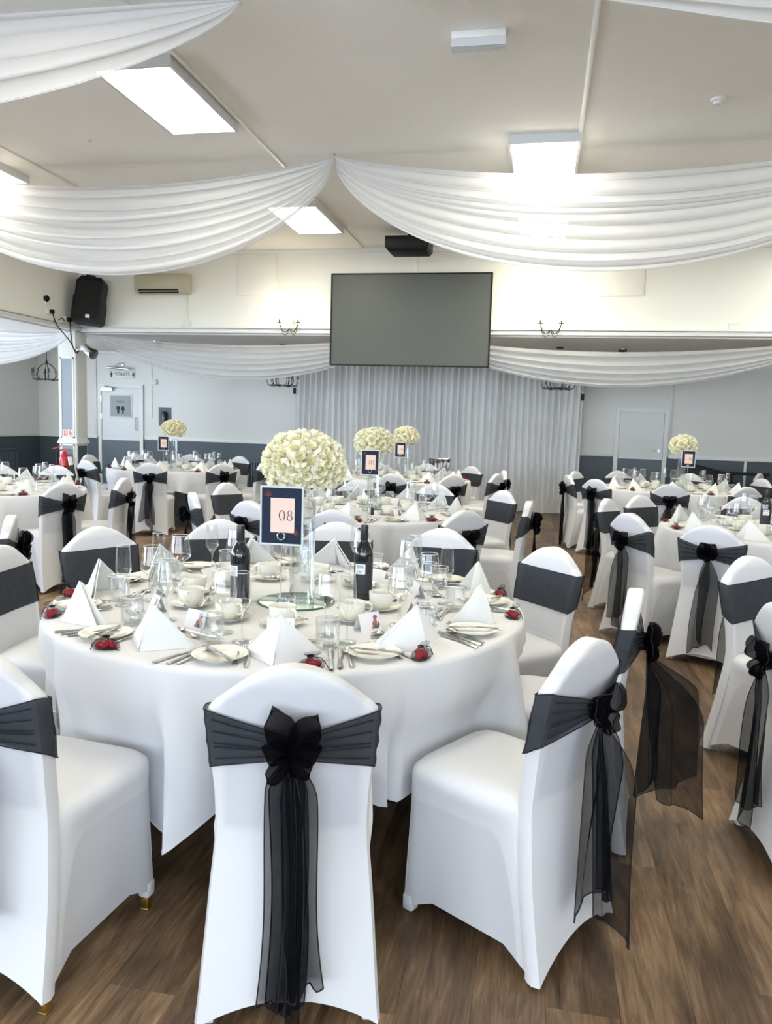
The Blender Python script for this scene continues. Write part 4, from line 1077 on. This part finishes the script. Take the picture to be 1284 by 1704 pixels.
# ================================================================== tables and cloths
TZ = 0.760
TR_ = 0.90
leg_m = MB(); leg_m.tube([(0, 0, 0), (0, 0, .70)], .018, 8)
tleg_me = leg_m.mesh('leg', 'table_dark')
def round_table(tn, drop_fn, seed, square=None):
    cx, cy = TABLES[tn]
    t = thing('round_table', 'round dark folding table under white cloth: '+WHERE[tn], 'table', (cx, cy, 0), 0, 'round banquet tables')
    mb = MB(); mb.lathe([(0, .735), (TR_-.012, .735), (TR_-.004, .740), (TR_-.004, .750), (TR_-.012, .754), (0, .754)], 64); mb.obj('tabletop', 'table_dark', t)
    for q in range(4): mobj('leg', tleg_me, t, (.52*math.cos(R(45+90*q)), .52*math.sin(R(45+90*q)), 0))
    mb = MB(); mb.tube([(.52*math.cos(R(45+90*q)), .52*math.sin(R(45+90*q)), .70) for q in range(4)], .015, 6, closed=True); mb.obj('leg_frame', 'table_dark', t)
    # cloth
    rnd = random.Random(seed); nt_ = 288
    chairs = RING[tn]; ph = [rnd.uniform(0, 6.28) for _ in range(6)]
    fold = []
    seats = []
    for a in chairs:
        if (tn, a) in CHAIR_OVERRIDE: x, y, f, _ = CHAIR_OVERRIDE[(tn, a)]
        else: x, y, f = cx+1.36*math.cos(R(a)), cy+1.36*math.sin(R(a)), a+180
        fx, fy = x+.475*math.cos(R(f))-cx, y+.475*math.sin(R(f))-cy
        seats.append((Vector((fx, fy)), Vector((math.cos(R(f)), math.sin(R(f))))))
    def lim(th):
        """how free the cloth hangs here (1) and how far in a chair seat pushes it"""
        best, rin = 1.0, .88; u = Vector((math.cos(th), math.sin(th)))
        for F, f in seats:
            uf = u.dot(f)
            if uf > -.3: continue
            re = F.dot(f)/uf; lat = abs((u*re-F).dot(Vector((-f.y, f.x)))); q = smooth((lat-.212)/.07)
            if q < 1: rin = min(rin, max(.55, re-.02))
            best = min(best, q)
        return best, rin
    rows = []
    for sc in (0.0, .3, .6, .85, .96): rows.append([(TR_*sc*math.cos(2*PI*i/nt_), TR_*sc*math.sin(2*PI*i/nt_), TZ) for i in range(nt_)])
    for rr, zz in ((.992, TZ-.0015), (1.004, TZ-.007), (1.009, TZ-.018)): rows.append([(TR_*rr*math.cos(2*PI*i/nt_), TR_*rr*math.sin(2*PI*i/nt_), zz) for i in range(nt_)])
    for s in (.08, .16, .26, .38, .5, .62, .74, .86, .95, 1.0):
        row = []
        for i in range(nt_):
            th = 2*PI*i/nt_; drop = drop_fn(math.degrees(th))
            L, inner = lim(th)
            wave = .034*math.sin(th*14+ph[0]+1.3*math.sin(th*3+ph[1]))+.024*math.sin(th*25+ph[2]+math.sin(th*5))+.022*math.sin(th*7+ph[3])
            wave = math.copysign(abs(wave/.08)**.8, wave)*.115
            r = TR_*1.009+(.022+wave)*(s**.7)*(.25+.75*L)*(.62+drop)
            inner -= .01*s
            z = TZ-.018-(drop-.018)*s
            q = smooth((.66-z)/.17); r2 = r*L+min(r, inner)*(1-L); r = r+(r2-r)*q
            row.append((r*math.cos(th), r*math.sin(th), z))
        rows.append(row)
    mb = MB(); mb.grid(rows, cu=True)
    mb.tube(rows[-1], .0028, 4, closed=True)
    o = mb.obj('tablecloth', 'cloth_white', None, (cx, cy, 0), sharp=80)
    tag(o, 'white cloth draped over '+WHERE[tn], 'tablecloth', 'white tablecloths')
def sq_drop(half, rot, cap=.52):
    def f(deg):
        a = (deg-rot) % 90; a = R(min(a, 90-a)); r = half/math.cos(a)
        return max(.10, min(cap, r-TR_))
    return f
def t8_drop(deg):
    base = .43
    for c, w, d in ((-98, 9, .135), (-125, 22, -.05), (-60, 12, .02), (-10, 25, -.06), (10, 20, -.02)):
        dd = (deg-c+180) % 360-180; base += d*math.exp(-(dd/w)**2)
    return base
round_table('T8', t8_drop, 1)
round_table('T1', lambda d: .42+.03*math.sin(R(d*3)), 2)
round_table('T2', sq_drop(1.14, 22, .46), 3)
round_table('T3', lambda d: .42+.03*math.sin(R(d*2)), 4)
round_table('T4', lambda d: .44+.03*math.sin(R(d*3+40)), 5)
round_table('TL', sq_drop(1.24, 10, .5), 6)
round_table('TR', sq_drop(1.20, 165, .5), 7)
round_table('TN', lambda d: .43, 8)
round_table('TF', lambda d: .43, 9)

# ================================================================== tableware
def glass_mesh(name, prof, n=28, heavy=False, rim=True, mats=None):
    mb = MB(); mb.cap0 = False; mb.cap1 = False
    mb.lathe(prof, n)
    if rim:
        r, z = prof[-1]; mb.tube([(r*math.cos(2*PI*i/n), r*math.sin(2*PI*i/n), z) for i in range(n)], 0.0009, 5, 1, closed=True)
    return mb.mesh(name, mats or ['glass_heavy' if heavy else 'glass', 'glass_rim'], sharp=50)
bowl_wine = glass_mesh('bowl', [(0.0, .092), (.010, .094), (.024, .105), (.043, .122), (.0455, .128), (.0435, .145), (.038, .180), (.0335, .212)])
stem_wine = glass_mesh('stem', [(0.0, .0015), (.036, .0015), (.0355, .004), (.010, .007), (.0045, .014), (.0036, .05), (.0042, .085), (.010, .0935)], 20, True, False)
bowl_flute = glass_mesh('bowl', [(0.0, .098), (.007, .100), (.020, .118), (.0285, .132), (.0292, .138), (.0275, .17), (.0235, .225)])
stem_flute = glass_mesh('stem', [(0.0, .0015), (.033, .0015), (.0325, .004), (.009, .007), (.0042, .014), (.0034, .05), (.0040, .09), (.007, .0995)], 20, True, False)
def tumbler_mesh():
    mb = MB(); mb.cap0 = mb.cap1 = False
    mb.lathe([(0, .001), (.033, .001), (.0355, .005), (.0372, .03), (.0385, .096)], 28)
    mb.lathe([(0, .012), (.030, .012), (.034, .018), (.0365, .095)], 28)
    mb.tube([(.0376*math.cos(2*PI*i/28), .0376*math.sin(2*PI*i/28), .096) for i in range(28)], .0012, 5, 1, closed=True)
    return mb.mesh('tumbler', ['glass', 'glass_rim'], sharp=50)
tumbler_me = tumbler_mesh()
def lathe_me(name, prof, m, n=32, **kw):
    mb = MB(); mb.cap0 = mb.cap1 = False; mb.lathe(prof, n, **kw); return mb.mesh(name, m, sharp=50)
cup_me = lathe_me('cup_body', [(0, .003), (.024, .003), (.026, 0), (.028, .004), (.040, .018), (.0465, .035), (.048, .064), (.0465, .0645), (.045, .036), (.038, .020), (0, .008)], 'china')
mb = MB(); mb.tube([(.0455, 0, .056), (.058, 0, .060), (.071, 0, .052), (.073, 0, .038), (.064, 0, .026), (.044, 0, .022)], [.0045, .0045, .004, .004, .004, .0045], 8); handle_me = mb.mesh('handle', 'china')
saucer_me = lathe_me('saucer', [(0, .003), (.035, .003), (.037, 0), (.04, .003), (.060, .010), (.075, .0155), (.0755, .0165), (.060, .0125), (.030, .0065), (.028, .0055), (0, .0055)], 'china')
plate_me = lathe_me('side_plate', [(0, .003), (.048, .003), (.050, 0), (.053, .003), (.070, .0125), (.0825, .0165), (.083, .0175), (.069, .0145), (.055, .0065), (0, .0055)], 'china_plate', 40)
def strip(mb, secs, th, mi=0):
    """cutlery blank: sections (y, half width, z)"""
    rows = []
    for y, w, z in secs: rows.append([(-w, y, z), (-w*.6, y, z+th), (w*.6, y, z+th), (w, y, z), (w*.6, y, z-th*.3), (-w*.6, y, z-th*.3)])
    mb.grid(rows, mi, cu=True); mb.add(rows[0], [(0, 1, 2, 3, 4, 5)], mi); mb.add(rows[-1], [(5, 4, 3, 2, 1, 0)], mi)
def knife_mesh(L):
    mb = MB(); h = L*.46
    strip(mb, [(-L/2, .0055, .003), (-L/2+.01, .0085, .003), (-L/2+h*.6, .0070, .003), (-L/2+h, .0055, .003)], .0035)
    strip(mb, [(-L/2+h, .0055, .003), (-L/2+h+.008, .0085, .0025), (L*.2, .0100, .0022), (L*.42, .0095, .002), (L*.48, .0055, .002), (L/2, .0012, .002)], .0012)
    return mb.mesh('knife', 'steel', sharp=35)
def fork_mesh(L):
    mb = MB()
    strip(mb, [(-L/2, .006, .0025), (-L/2+.015, .0085, .003), (-L*.1, .0035, .006), (L*.14, .0035, .010), (L*.20, .0095, .008), (L*.27, .012, .005)], .0018)
    for q in (-.0095, -.0032, .0032, .0095): mb.tube([(q, L*.26, .006), (q, L*.38, .005), (q*.95, L*.48, .009)], [.0019, .0017, .0009], 5)
    return mb.mesh('fork', 'steel', sharp=35)
def spoon_mesh(L):
    mb = MB()
    strip(mb, [(-L/2, .006, .0025), (-L/2+.015, .0085, .003), (-L*.05, .0035, .007), (L*.18, .0035, .010), (L*.22, .006, .010)], .0018)
    rows = []; a, b = L*.155, L*.10
    for i in range(7):
        f = i/6; rows.append([(b*f*math.cos(q*PI/8), L*.345+a*f*math.sin(q*PI/8), .0095-.0085*(1-f*f)) for q in range(16)])
    mb.grid(rows, cu=True)
    mb.tube([(r[0], r[1], r[2]) for r in rows[-1]], .0009, 4, closed=True)
    return mb.mesh('spoon', 'steel', sharp=50)
KNIFE, KNIFE_S, BUTTER = knife_mesh(.225), knife_mesh(.205), knife_mesh(.175)
FORK, FORK_S, SPOON, TEASPOON = fork_mesh(.200), fork_mesh(.180), spoon_mesh(.175), spoon_mesh(.135)

def napkin_mesh(seed):
    """standing pyramid fold: two leaves meeting at a forward ridge, doubled and slightly open"""
    rnd = random.Random(seed); mb = MB()
    A = Vector((0, .0, .136)); Fp = Vector((0, -.060, .002)); spread = rnd.uniform(.118, .138)
    for layer, (off, shr) in enumerate(((0, 1.0), (.010, .965), (.018, .93))):
        for s in (-1, 1):
            Lc = Vector((s*spread, .045+rnd.uniform(-.015, .02), .002))
            a = Vector((0, off*.6, A.z*shr+.0)); f = Vector((s*.0025*(layer+1)*(1.2), Fp.y+off, .002)); c = Vector((Lc.x*shr, Lc.y+off*.4, .002))
            n = 7; rows = []
            for i in range(n+1):
                u = i/n; row = []
                for j in range(n+1):
                    v = j/n
                    p = a+(f-a)*u+(c-f)*u*v
                    nm = Vector((s*.55, -.6, .35)); p = p+nm*(.010*math.sin(PI*v)*u*(1-u)*2.2)
                    row.append(p)
                rows.append([tuple(p) for p in row])
            mb.grid(rows)
            inner = [[(p[0]-s*.0022, p[1]+.0022, p[2]) for p in r] for r in rows]
            mb.grid(inner)
            mb.tube([rows[-1][j] for j in range(n+1)], .0022, 5); mb.tube([rows[i][-1] for i in range(n+1)], .0022, 5); mb.tube([rows[i][0] for i in range(n+1)], .0018, 5)
    me = mb.mesh('napkin', 'napkin_white', sharp=40)
    return me
NAPKINS = [napkin_mesh(i) for i in range(4)]

# folded place card with a small watercolour flower print
def placecard_parts():
    mb = MB(); w, h, d = .045, .058, .024
    for s in (-1, 1): mb.add([(-w, s*d, 0), (w, s*d, 0), (w, 0, h), (-w, 0, h)], [(0, 1, 2, 3)]); mb.add([(-w, s*(d-.0012), 0), (w, s*(d-.0012), 0), (w, 0, h-.001), (-w, 0, h-.001)], [(0, 1, 2, 3)])
    card = mb.mesh('card', 'card_white', flat=True)
    pr = MB(); ang = math.atan2(d, h); M = rotm(-ang, 0, 0, (0, -d-.0006, 0))
    def blob(x, z, rx, rz, mi, k=10):
        pr.add([(x+rx*math.cos(2*PI*i/k)*(1+.18*math.sin(3*i)), 0, z+rz*math.sin(2*PI*i/k)*(1+.15*math.cos(2*i))) for i in range(k)], [tuple(range(k))], mi, M)
    blob(.024, .046, .0085, .0065, 0); blob(.022, .040, .007, .004, 0); blob(.020, .028, .009, .010, 1); blob(.012, .022, .006, .008, 1)
    blob(.022, .012, .011, .008, 2); blob(.034, .019, .004, .007, 2); blob(.008, .010, .006, .005, 1)
    return card, pr.mesh('flower_print', ['thistle_purple', 'thistle_rust', 'thistle_blue'], flat=True)
CARD, CARDPRINT = placecard_parts()
def bag_parts():
    rows = []
    for z, a, b in ((0, .036, .024), (.006, .044, .031), (.017, .042, .030), (.028, .027, .021), (.035, .012, .010), (.038, .009, .008), (.044, .021, .012), (.050, .029, .013)):
        rows.append([(a*math.cos(2*PI*i/18)*(1+(.14*math.sin(6*2*PI*i/18) if z > .036 else .05*math.sin(4*i))), b*math.sin(2*PI*i/18)-z*.25, z) for i in range(18)])
    mb = MB(); mb.grid(rows, cu=True); mb.add(rows[0], [tuple(range(17, -1, -1))])
    pouch = mb.mesh('pouch', 'pouch_black', sharp=80)
    mb = MB(); mb.tube([(.010*math.cos(2*PI*i/12), .008*math.sin(2*PI*i/12), .037) for i in range(12)], .0026, 5, closed=True)
    mb.tube([(.008, -.014, .037), (.024, -.020, .034), (.036, -.022, .020), (.044, -.026, .004), (.052, -.020, .003)], .0014, 5); mb.tube([(-.008, -.014, .037), (-.022, -.020, .032), (-.030, -.026, .020), (-.036, -.030, .004)], .0014, 5)
    rib = mb.mesh('drawstring', 'hem_black')
    mb = MB(); rws = []
    for i in range(7):
        t = PI*i/6; rws.append([(.0150*math.sin(t)*math.cos(2*PI*j/10), .0135*math.sin(t)*math.sin(2*PI*j/10), .0115*math.cos(t)) for j in range(10)])
    mb.grid(rws, cu=True); sw = mb.mesh('sweet', 'sweet_red')
    return pouch, rib, sw
POUCH, RIBBON, SWEET = bag_parts()

def put(name, me, label, cat, group, x, y, z, rz, parts=()):
    if parts:
        t = thing(name, label, cat, (x, y, z), rz, group)
        for nm, m, loc in parts: mobj(nm, m, t, loc)
        return t
    return tag(mobj(name, me, None, (x, y, z), rz), label, cat, group)
def setting(tn, ang, level, idx):
    cx, cy = TABLES[tn]; w = WHERE[tn]; rnd = random.Random(hash((len(tn), int(ang*7), idx)) & 0xffff)
    c, s = math.cos(R(ang)), math.sin(R(ang))
    face = R(ang+180)-PI/2
    def at(rad, off): return cx+c*rad-s*off, cy+s*rad+c*off       # off > 0: sitter's right hand
    j = lambda a: rnd.uniform(-a, a)
    def g(n): return n+' at '+w
    x, y = at(.775+j(.02), .0+j(.02))
    put('napkin', NAPKINS[idx % 4], 'white napkin folded into a standing pyramid on '+w, 'napkin', g('napkins'), x, y, TZ, face+j(.28))
    x, y = at(.39+j(.02), j(.03)-.02)
    put('saucer', saucer_me, 'cream saucer under a cup on '+w, 'saucer', g('saucers'), x, y, TZ, 0)
    put('coffee_cup', None, 'cream china coffee cup on '+w, 'cup', g('coffee cups'), x, y, TZ+.006, face+R(-60)+j(.9), (('cup_body', cup_me, (0, 0, 0)), ('handle', handle_me, (0, 0, 0))))
    if level >= 1: put('teaspoon', TEASPOON, 'steel teaspoon resting on a saucer of '+w, 'spoon', g('teaspoons'), x+.052*math.cos(face+.9), y+.052*math.sin(face+.9), TZ+.0165, face+R(40)+j(.4))
    x, y = at(.525+j(.015), .115+j(.02))
    put('wine_glass', None, 'tall empty stemmed wine glass on '+w, 'wine glass', g('wine glasses'), x, y, TZ, 0, (('bowl', bowl_wine, (0, 0, 0)), ('stem', stem_wine, (0, 0, 0))))
    x, y = at(.585+j(.015), .200+j(.015))
    put('champagne_flute', None, 'slim empty champagne flute on '+w, 'flute', g('champagne flutes'), x, y, TZ, 0, (('bowl', bowl_flute, (0, 0, 0)), ('stem', stem_flute, (0, 0, 0))))
    x, y = at(.645+j(.015), .125+j(.02))
    put('tumbler', tumbler_me, 'clear water tumbler with thick base on '+w, 'tumbler', g('water tumblers'), x, y, TZ, 0)
    x, y = at(.765, -.182+j(.006))
    put('side_plate', plate_me, 'cream side plate on '+w, 'plate', g('side plates'), x, y, TZ, 0)
    if level >= 1: put('butter_knife', BUTTER, 'butter knife lying across a side plate of '+w, 'knife', g('butter knives'), x+j(.008), y+j(.008), TZ+.016, face+R(28)+j(.25))
    x, y = at(.858+j(.006), -.085+j(.008)) if idx % 3 else at(.858, .085)
    lie = 0
    t = put('favour_bag', None, 'small black organza favour bag of red sweets on '+w, 'favour bag', g('favour bags'), x, y, TZ, face+j(.8), (('pouch', POUCH, (0, 0, 0)), ('drawstring', RIBBON, (0, 0, 0))))
    for q in ((-.020, -.004, .013), (.020, -.002, .013), (0, -.012, .014), (.002, .006, .018)): mobj('sweet', SWEET, t, q)
    if level >= 1:
        x, y = at(.47+j(.01), .02+j(.02))
        x, y = at(.515+j(.01), -.01+j(.02))
        put('place_card', None, 'white folded place card with purple flower print on '+w, 'place card', g('place cards'), x, y, TZ, face+PI*0+j(.3), (('card', CARD, (0, 0, 0)), ('flower_print', CARDPRINT, (0, 0, 0))))
        for me, nm, cat, rad, off, lab in ((KNIFE, 'dinner_knife', 'knife', .77, .146, 'dinner knife'), (KNIFE_S, 'starter_knife', 'knife', .765, .174, 'starter knife'), (SPOON, 'soup_spoon', 'spoon', .765, .202, 'soup spoon'),
                                            (FORK, 'dinner_fork', 'fork', .755, -.100, 'dinner fork'), (FORK_S, 'starter_fork', 'fork', .745, -.130, 'starter fork')):
            x, y = at(rad, off)
            up_ = .014 if me is FORK_S else 0
            put(nm, me, 'steel '+lab+' laid on '+w, cat, g(lab+'s'), x, y, TZ+up_*.0, face+j(.06))
    if level >= 2:
        x, y = at(.585, .03); put('dessert_spoon', SPOON, 'steel dessert spoon laid across the top of a place on '+w, 'spoon', g('dessert spoons'), x, y, TZ, face+R(90)+j(.12))
        x, y = at(.615, .015); put('dessert_fork', FORK_S, 'steel dessert fork laid across the top of a place on '+w, 'fork', g('dessert forks'), x, y, TZ, face-R(90)+j(.12))
SEATS = {'T8': ([-74, -107, -139, -172, 156, 124, 92, 60, 27, -7, -40], 2), 'T1': ([-85, -117, -150, 172, 136, 105, 71, 38, 2, -46], 1),
         'T2': (RING['T2'], 0), 'T3': (RING['T3'][:10], 0), 'T4': (RING['T4'], 0), 'TL': ([-62, -25, 7, 45, 96, 122], 0), 'TR': ([-92, -125, -158, 159, 128, 89], 0)}
for tn, (angs, lev) in SEATS.items():
    for i, a in enumerate(angs): setting(tn, a, lev, i)

# ------------------------------------------------------------------ centrepieces
def blossom_mesh(seed):
    rnd = random.Random(seed); mb = MB()
    for ring, (n, tilt, L, Wd) in enumerate(((6, 14, .033, .036), (5, 40, .027, .031), (4, 66, .017, .022))):
        for k in range(n):
            a = 2*PI*(k+ring*.5)/n+rnd.uniform(-.2, .2); tl = R(tilt+rnd.uniform(-10, 10))
            M = Matrix.Rotation(a, 4, 'Z') @ Matrix.Rotation(-tl, 4, 'Y')
            rows = []
            for i in range(4):
                u = i/3; hw = Wd/2*interp(u, [0, .35, .75, 1], [.25, .9, 1.0, .55])
                rows.append([(L*u, hw*q, .008*u*u*(1 if ring else -.6)+.006*abs(q)*u+rnd.uniform(-.001, .001)) for q in (-1, -.5, 0, .5, 1)])
            mb.grid(rows, 0 if ring < 2 else 1, M)
    return mb.mesh('blossom', ['petal', 'petal_core'], sharp=180)
BLOSSOM = [blossom_mesh(i) for i in range(3)]
def flowers(tn, x, y, zc, rad, hgt, n, label):
    t = thing('flower_ball', label, 'flowers', (x, y, zc), 0, 'cream flower balls on tall vases')
    mb = MB(); mb.lathe([(0, -hgt*.66), (rad*.55, -hgt*.66), (rad*.80, -hgt*.3), (rad*.82, 0), (rad*.7, hgt*.45), (rad*.4, hgt*.72), (0, hgt*.82)], 20); mb.obj('foam_core', 'leaf_core', t)
    rnd = random.Random(len(label))
    for k in range(n):
        h = 1-(k+.5)/n*1.62                              # dome: open underside
        q = k*2.399963+rnd.uniform(-.1, .1); rr = math.sqrt(max(0, 1-h*h))
        p = Vector((rr*math.cos(q)*rad, rr*math.sin(q)*rad, h*hgt))*(.84+rnd.uniform(-.03, .05))
        nrm = Vector((p.x/rad**2, p.y/rad**2, p.z/hgt**2)).normalized()
        o = mobj('blossom', BLOSSOM[k % 3], t, p)
        qt = nrm.to_track_quat('Z', 'Y'); o.rotation_euler = (qt.to_matrix() @ Matrix.Rotation(rnd.uniform(0, 6), 3, 'Z')).to_euler()
        sc = rnd.uniform(1.15, 1.6)*(rad/.165)*(90/n)**.5; o.scale = (sc, sc, sc)
    return t
def number_card(x, y, z0, w, h, face, num, label, zbase, crop=0):
    """card in a clear sleeve held by a wire ring on a rod"""
    t = thing('table_number', label, 'table number', (x, y, zbase), R(face-270), None)
    z0 -= zbase
    mb = MB(); mb.lathe([(0, 0), (.040, 0), (.040, .003), (0, .004)], 24); mb.tube([(0, .004, .003), (0, .004, z0+.02)], .0022, 8)
    mb.tube([(.014*math.cos(2*PI*i/20), -.004, z0+.028+.014*math.sin(2*PI*i/20)) for i in range(20)], .0016, 6, closed=True)
    mb.tube([(.010*math.cos(2*PI*i/20), .006, z0+.026+.010*math.sin(2*PI*i/20)) for i in range(20)], .0016, 6, closed=True)
    mb.obj('wire_stand', 'chrome', t)
    mb = MB(); mb.box((0, .0015, z0+h/2), (w+.014, .002, h+.014)); sl = mb.obj('sleeve', 'acrylic_edge', t)
    mb = MB(); mb.box((0, 0, z0+h/2), (w, .0016, h)); cd = mb.obj('card', 'ink_navy', t)
    mb = MB(); mb.box((.004, -.0012, z0+h*.51), (w*.60, .001, h*.62)); mb.obj('pink_panel', 'card_pink', cd)
    mb = MB(); dh = h*.19
    for q, ch in enumerate(num): stroke_digit(mb, ch, (q-.5)*dh*.76+.018*w/.16, z0+h*.51, dh, -.0026, -.0016)
    mb.obj('numerals', 'ink', cd, flat=True)
    rnd = random.Random(5); mb = MB()
    for (ox, oz, sg) in ((-w*.36, h*.84, 1), (w*.34, h*.16, -1)):
        for k in range(7):
            a = R(90+sg*(-70+k*24)); L = w*(.13+.06*rnd.random())
            p0 = Vector((ox, 0, z0+oz)); p1 = p0+Vector((math.cos(a)*L*.8, 0, math.sin(a)*L)); pm = (p0+p1)/2+Vector((.005, 0, .002))
            mb.tube([(p.x, -.0013, p.z) for p in (p0, pm, p1)], [.0005, .0009, .0003], 4)
    mb.obj('leaf_sprigs', 'sprig_rust', cd)
    return t
def centrepiece(tn, num, word, n, dx=0, dy=0, zc=1.300, card=True, facing=None):
    cx, cy = TABLES[tn]; x, y = cx+dx, cy+dy; w = WHERE[tn]
    t = thing('mirror_base', 'round glass mirror under the vase on '+w, 'mirror', (x, y, TZ), 0, 'round mirror bases')
    mb = MB(); mb.cap0 = mb.cap1 = False; mb.lathe([(.146, .0004), (.152, .0004), (.152, .004), (.146, .0064)], 48); mb.obj('edge', 'mirror_edge', t)
    mb = MB(); mb.lathe([(0, .0004), (.146, .0004), (.146, .0062), (0, .0062)], 48); mb.obj('mirror_face', 'mirror', t)
    zb = TZ+.0065
    t = thing('cylinder_vase', 'tall clear glass cylinder vase carrying flowers on '+w, 'vase', (x+.02, y, zb), 0, 'tall cylinder vases')
    mb = MB(); mb.cap0 = mb.cap1 = False
    mb.lathe([(0, .0), (.047, .0), (.049, .003), (.049, .395)], 32); mb.tube([(.049*math.cos(2*PI*i/32), .049*math.sin(2*PI*i/32), .395) for i in range(32)], .0016, 5, 1, closed=True)
    mb.obj('outer_wall', ['glass_heavy', 'glass_rim'], t)
    mb = MB(); mb.cap0 = mb.cap1 = False; mb.lathe([(0, .018), (.042, .018), (.045, .022), (.045, .395)], 32); mb.obj('inner_wall', 'glass', t)
    flowers(tn, x+.02, y, zc, .158, .118, n, 'dome of cream blossoms on the tall vase of '+w)
    # card turned to the camera side of the hall
    q = math.atan2(-y, -x)
    fx, fy = x+.115*math.cos(q)-.075*math.sin(-q)*0, y+.115*math.sin(q)
    side = Vector((math.cos(q+PI/2), math.sin(q+PI/2)))
    return x, y, q, side
x, y, q, sd = centrepiece('T8', '08', 'eight', 125, .03, -.03)
number_card(x-.012, y-.160, 1.014, .150, .204, 272, '08', 'navy framed card with pink panel and its number on wire stand, table eight', TZ+.0065)
x, y, q, sd = centrepiece('T1', '01', 'one', 80, .05, .10)
number_card(x+.03, y-.190, 1.055, .135, .190, 276, '01', 'navy framed card with pink panel and its number on wire stand, table one', TZ+.0065)
x, y, q, sd = centrepiece('T3', '03', 'three', 60, 0, .15)
number_card(x-.02, y-.190, 1.04, .135, .185, 270, '03', 'navy framed card with pink panel and its number on wire stand, table three', TZ+.0065)
x, y, q, sd = centrepiece('T2', '02', 'two', 60, -.08, .10)
number_card(x-.04, y-.190, 1.01, .135, .185, 285, '02', 'navy framed card with pink panel and its number on wire stand, table two', TZ+.0065)
x, y, q, sd = centrepiece('T4', '04', 'four', 60, .06, .05)
number_card(x+.06, y-.190, 1.05, .150, .19, 262, '04', 'navy framed card with pink panel and its number on wire stand, table four', TZ+.0065)

# wine bottles
bot = lathe_me('glass_body', [(0, .004), (.030, .0), (.0365, .004), (.0375, .012), (.0375, .185), (.034, .205), (.022, .225), (.0148, .240), (.0145, .288), (.0, .288)], 'bottle_glass', 32)
capm = lathe_me('screw_cap', [(.0150, .240), (.0155, .241), (.0155, .296), (.0145, .300), (0, .300)], 'bottle_cap', 24)
def wrap(w_ang, z0, z1, m, nm, r=.0378, n=14):
    mb = MB(); rows = []
    for z in (z0, z1): rows.append([(r*math.sin(R(-w_ang/2+w_ang*i/n)), -r*math.cos(R(-w_ang/2+w_ang*i/n)), z) for i in range(n+1)])
    mb.grid(rows); return mb.mesh(nm, m)
lab_me = wrap(150, .028, .155, 'bottle_label', 'label'); blk_me = wrap(66, .108, .148, 'label_white', 'label_block', .0382)
def curved(me, r):
    for v in me.vertices:
        x, y_, z = v.co; a = x/r; v.co = (r*math.sin(a), -r*math.cos(a)-z*0, y_)
    return me
l1 = curved(text_mesh('BIN', .019, .0001, 'ink'), .0385); l2 = curved(text_mesh('161', .019, .0001, 'ink'), .0385); l3 = curved(text_mesh('RED WINE', .0, .0, 'ink'), .0385) if False else None
def bottle(x, y, z, rz, label):
    t = thing('wine_bottle', label, 'bottle', (x, y, z), rz, 'black wine bottles')
    mobj('glass_body', bot, t); mobj('screw_cap', capm, t); l = mobj('label', lab_me, t)
    mobj('label_block', blk_me, l); mobj('lettering', l1, l, (0, 0, .137)); mobj('lettering', l2, l, (0, 0, .117))
bottle(-1.10, 2.76, TZ, R(-28), 'black wine bottle on table eight close to the number card side')
bottle(-.66, 2.96, TZ, R(-10), 'black wine bottle on table eight close to the aisle chairs')
bottle(1.70, 6.20, TZ, R(-12), 'black wine bottle on the aisle table before table four')

# salt, pepper and small things on table one; steel tub on table three
for (dx, dy, m, nm, lab) in ((.16, -.36, 'bottle_cap', 'pepper_mill', 'small black pepper shaker on table one'), (.06, -.40, 'china', 'salt_shaker', 'small white salt shaker on table one')):
    t = thing(nm, lab, 'shaker', (-1.40+dx, 6.15+dy, TZ))
    mb = MB(); mb.lathe([(0, 0), (.02, 0), (.021, .01), (.017, .05), (.014, .06)], 16); mb.obj('body', m, t)
    mb = MB(); mb.lathe([(.0145, .058), (.017, .062), (.016, .078), (0, .084)], 16); mb.obj('top', 'steel' if m != 'china' else 'china', t)
t = thing('steel_tub', 'brushed steel drinks tub standing behind table three', 'tub', (-1.50, 12.0, 0))
mb = MB(); mb.cap0 = mb.cap1 = False
mb.lathe([(0, .76), (.15, .76), (.165, .78), (.178, .945), (.186, .95), (.172, .95), (.155, .79), (0, .78)], 36); mb.obj('bowl', 'steel', t)
mb = MB(); mb.lathe([(.14, 0), (.14, .02), (.02, .03), (.02, .75), (.1, .76)], 24); mb.obj('stand', 'iron', t)
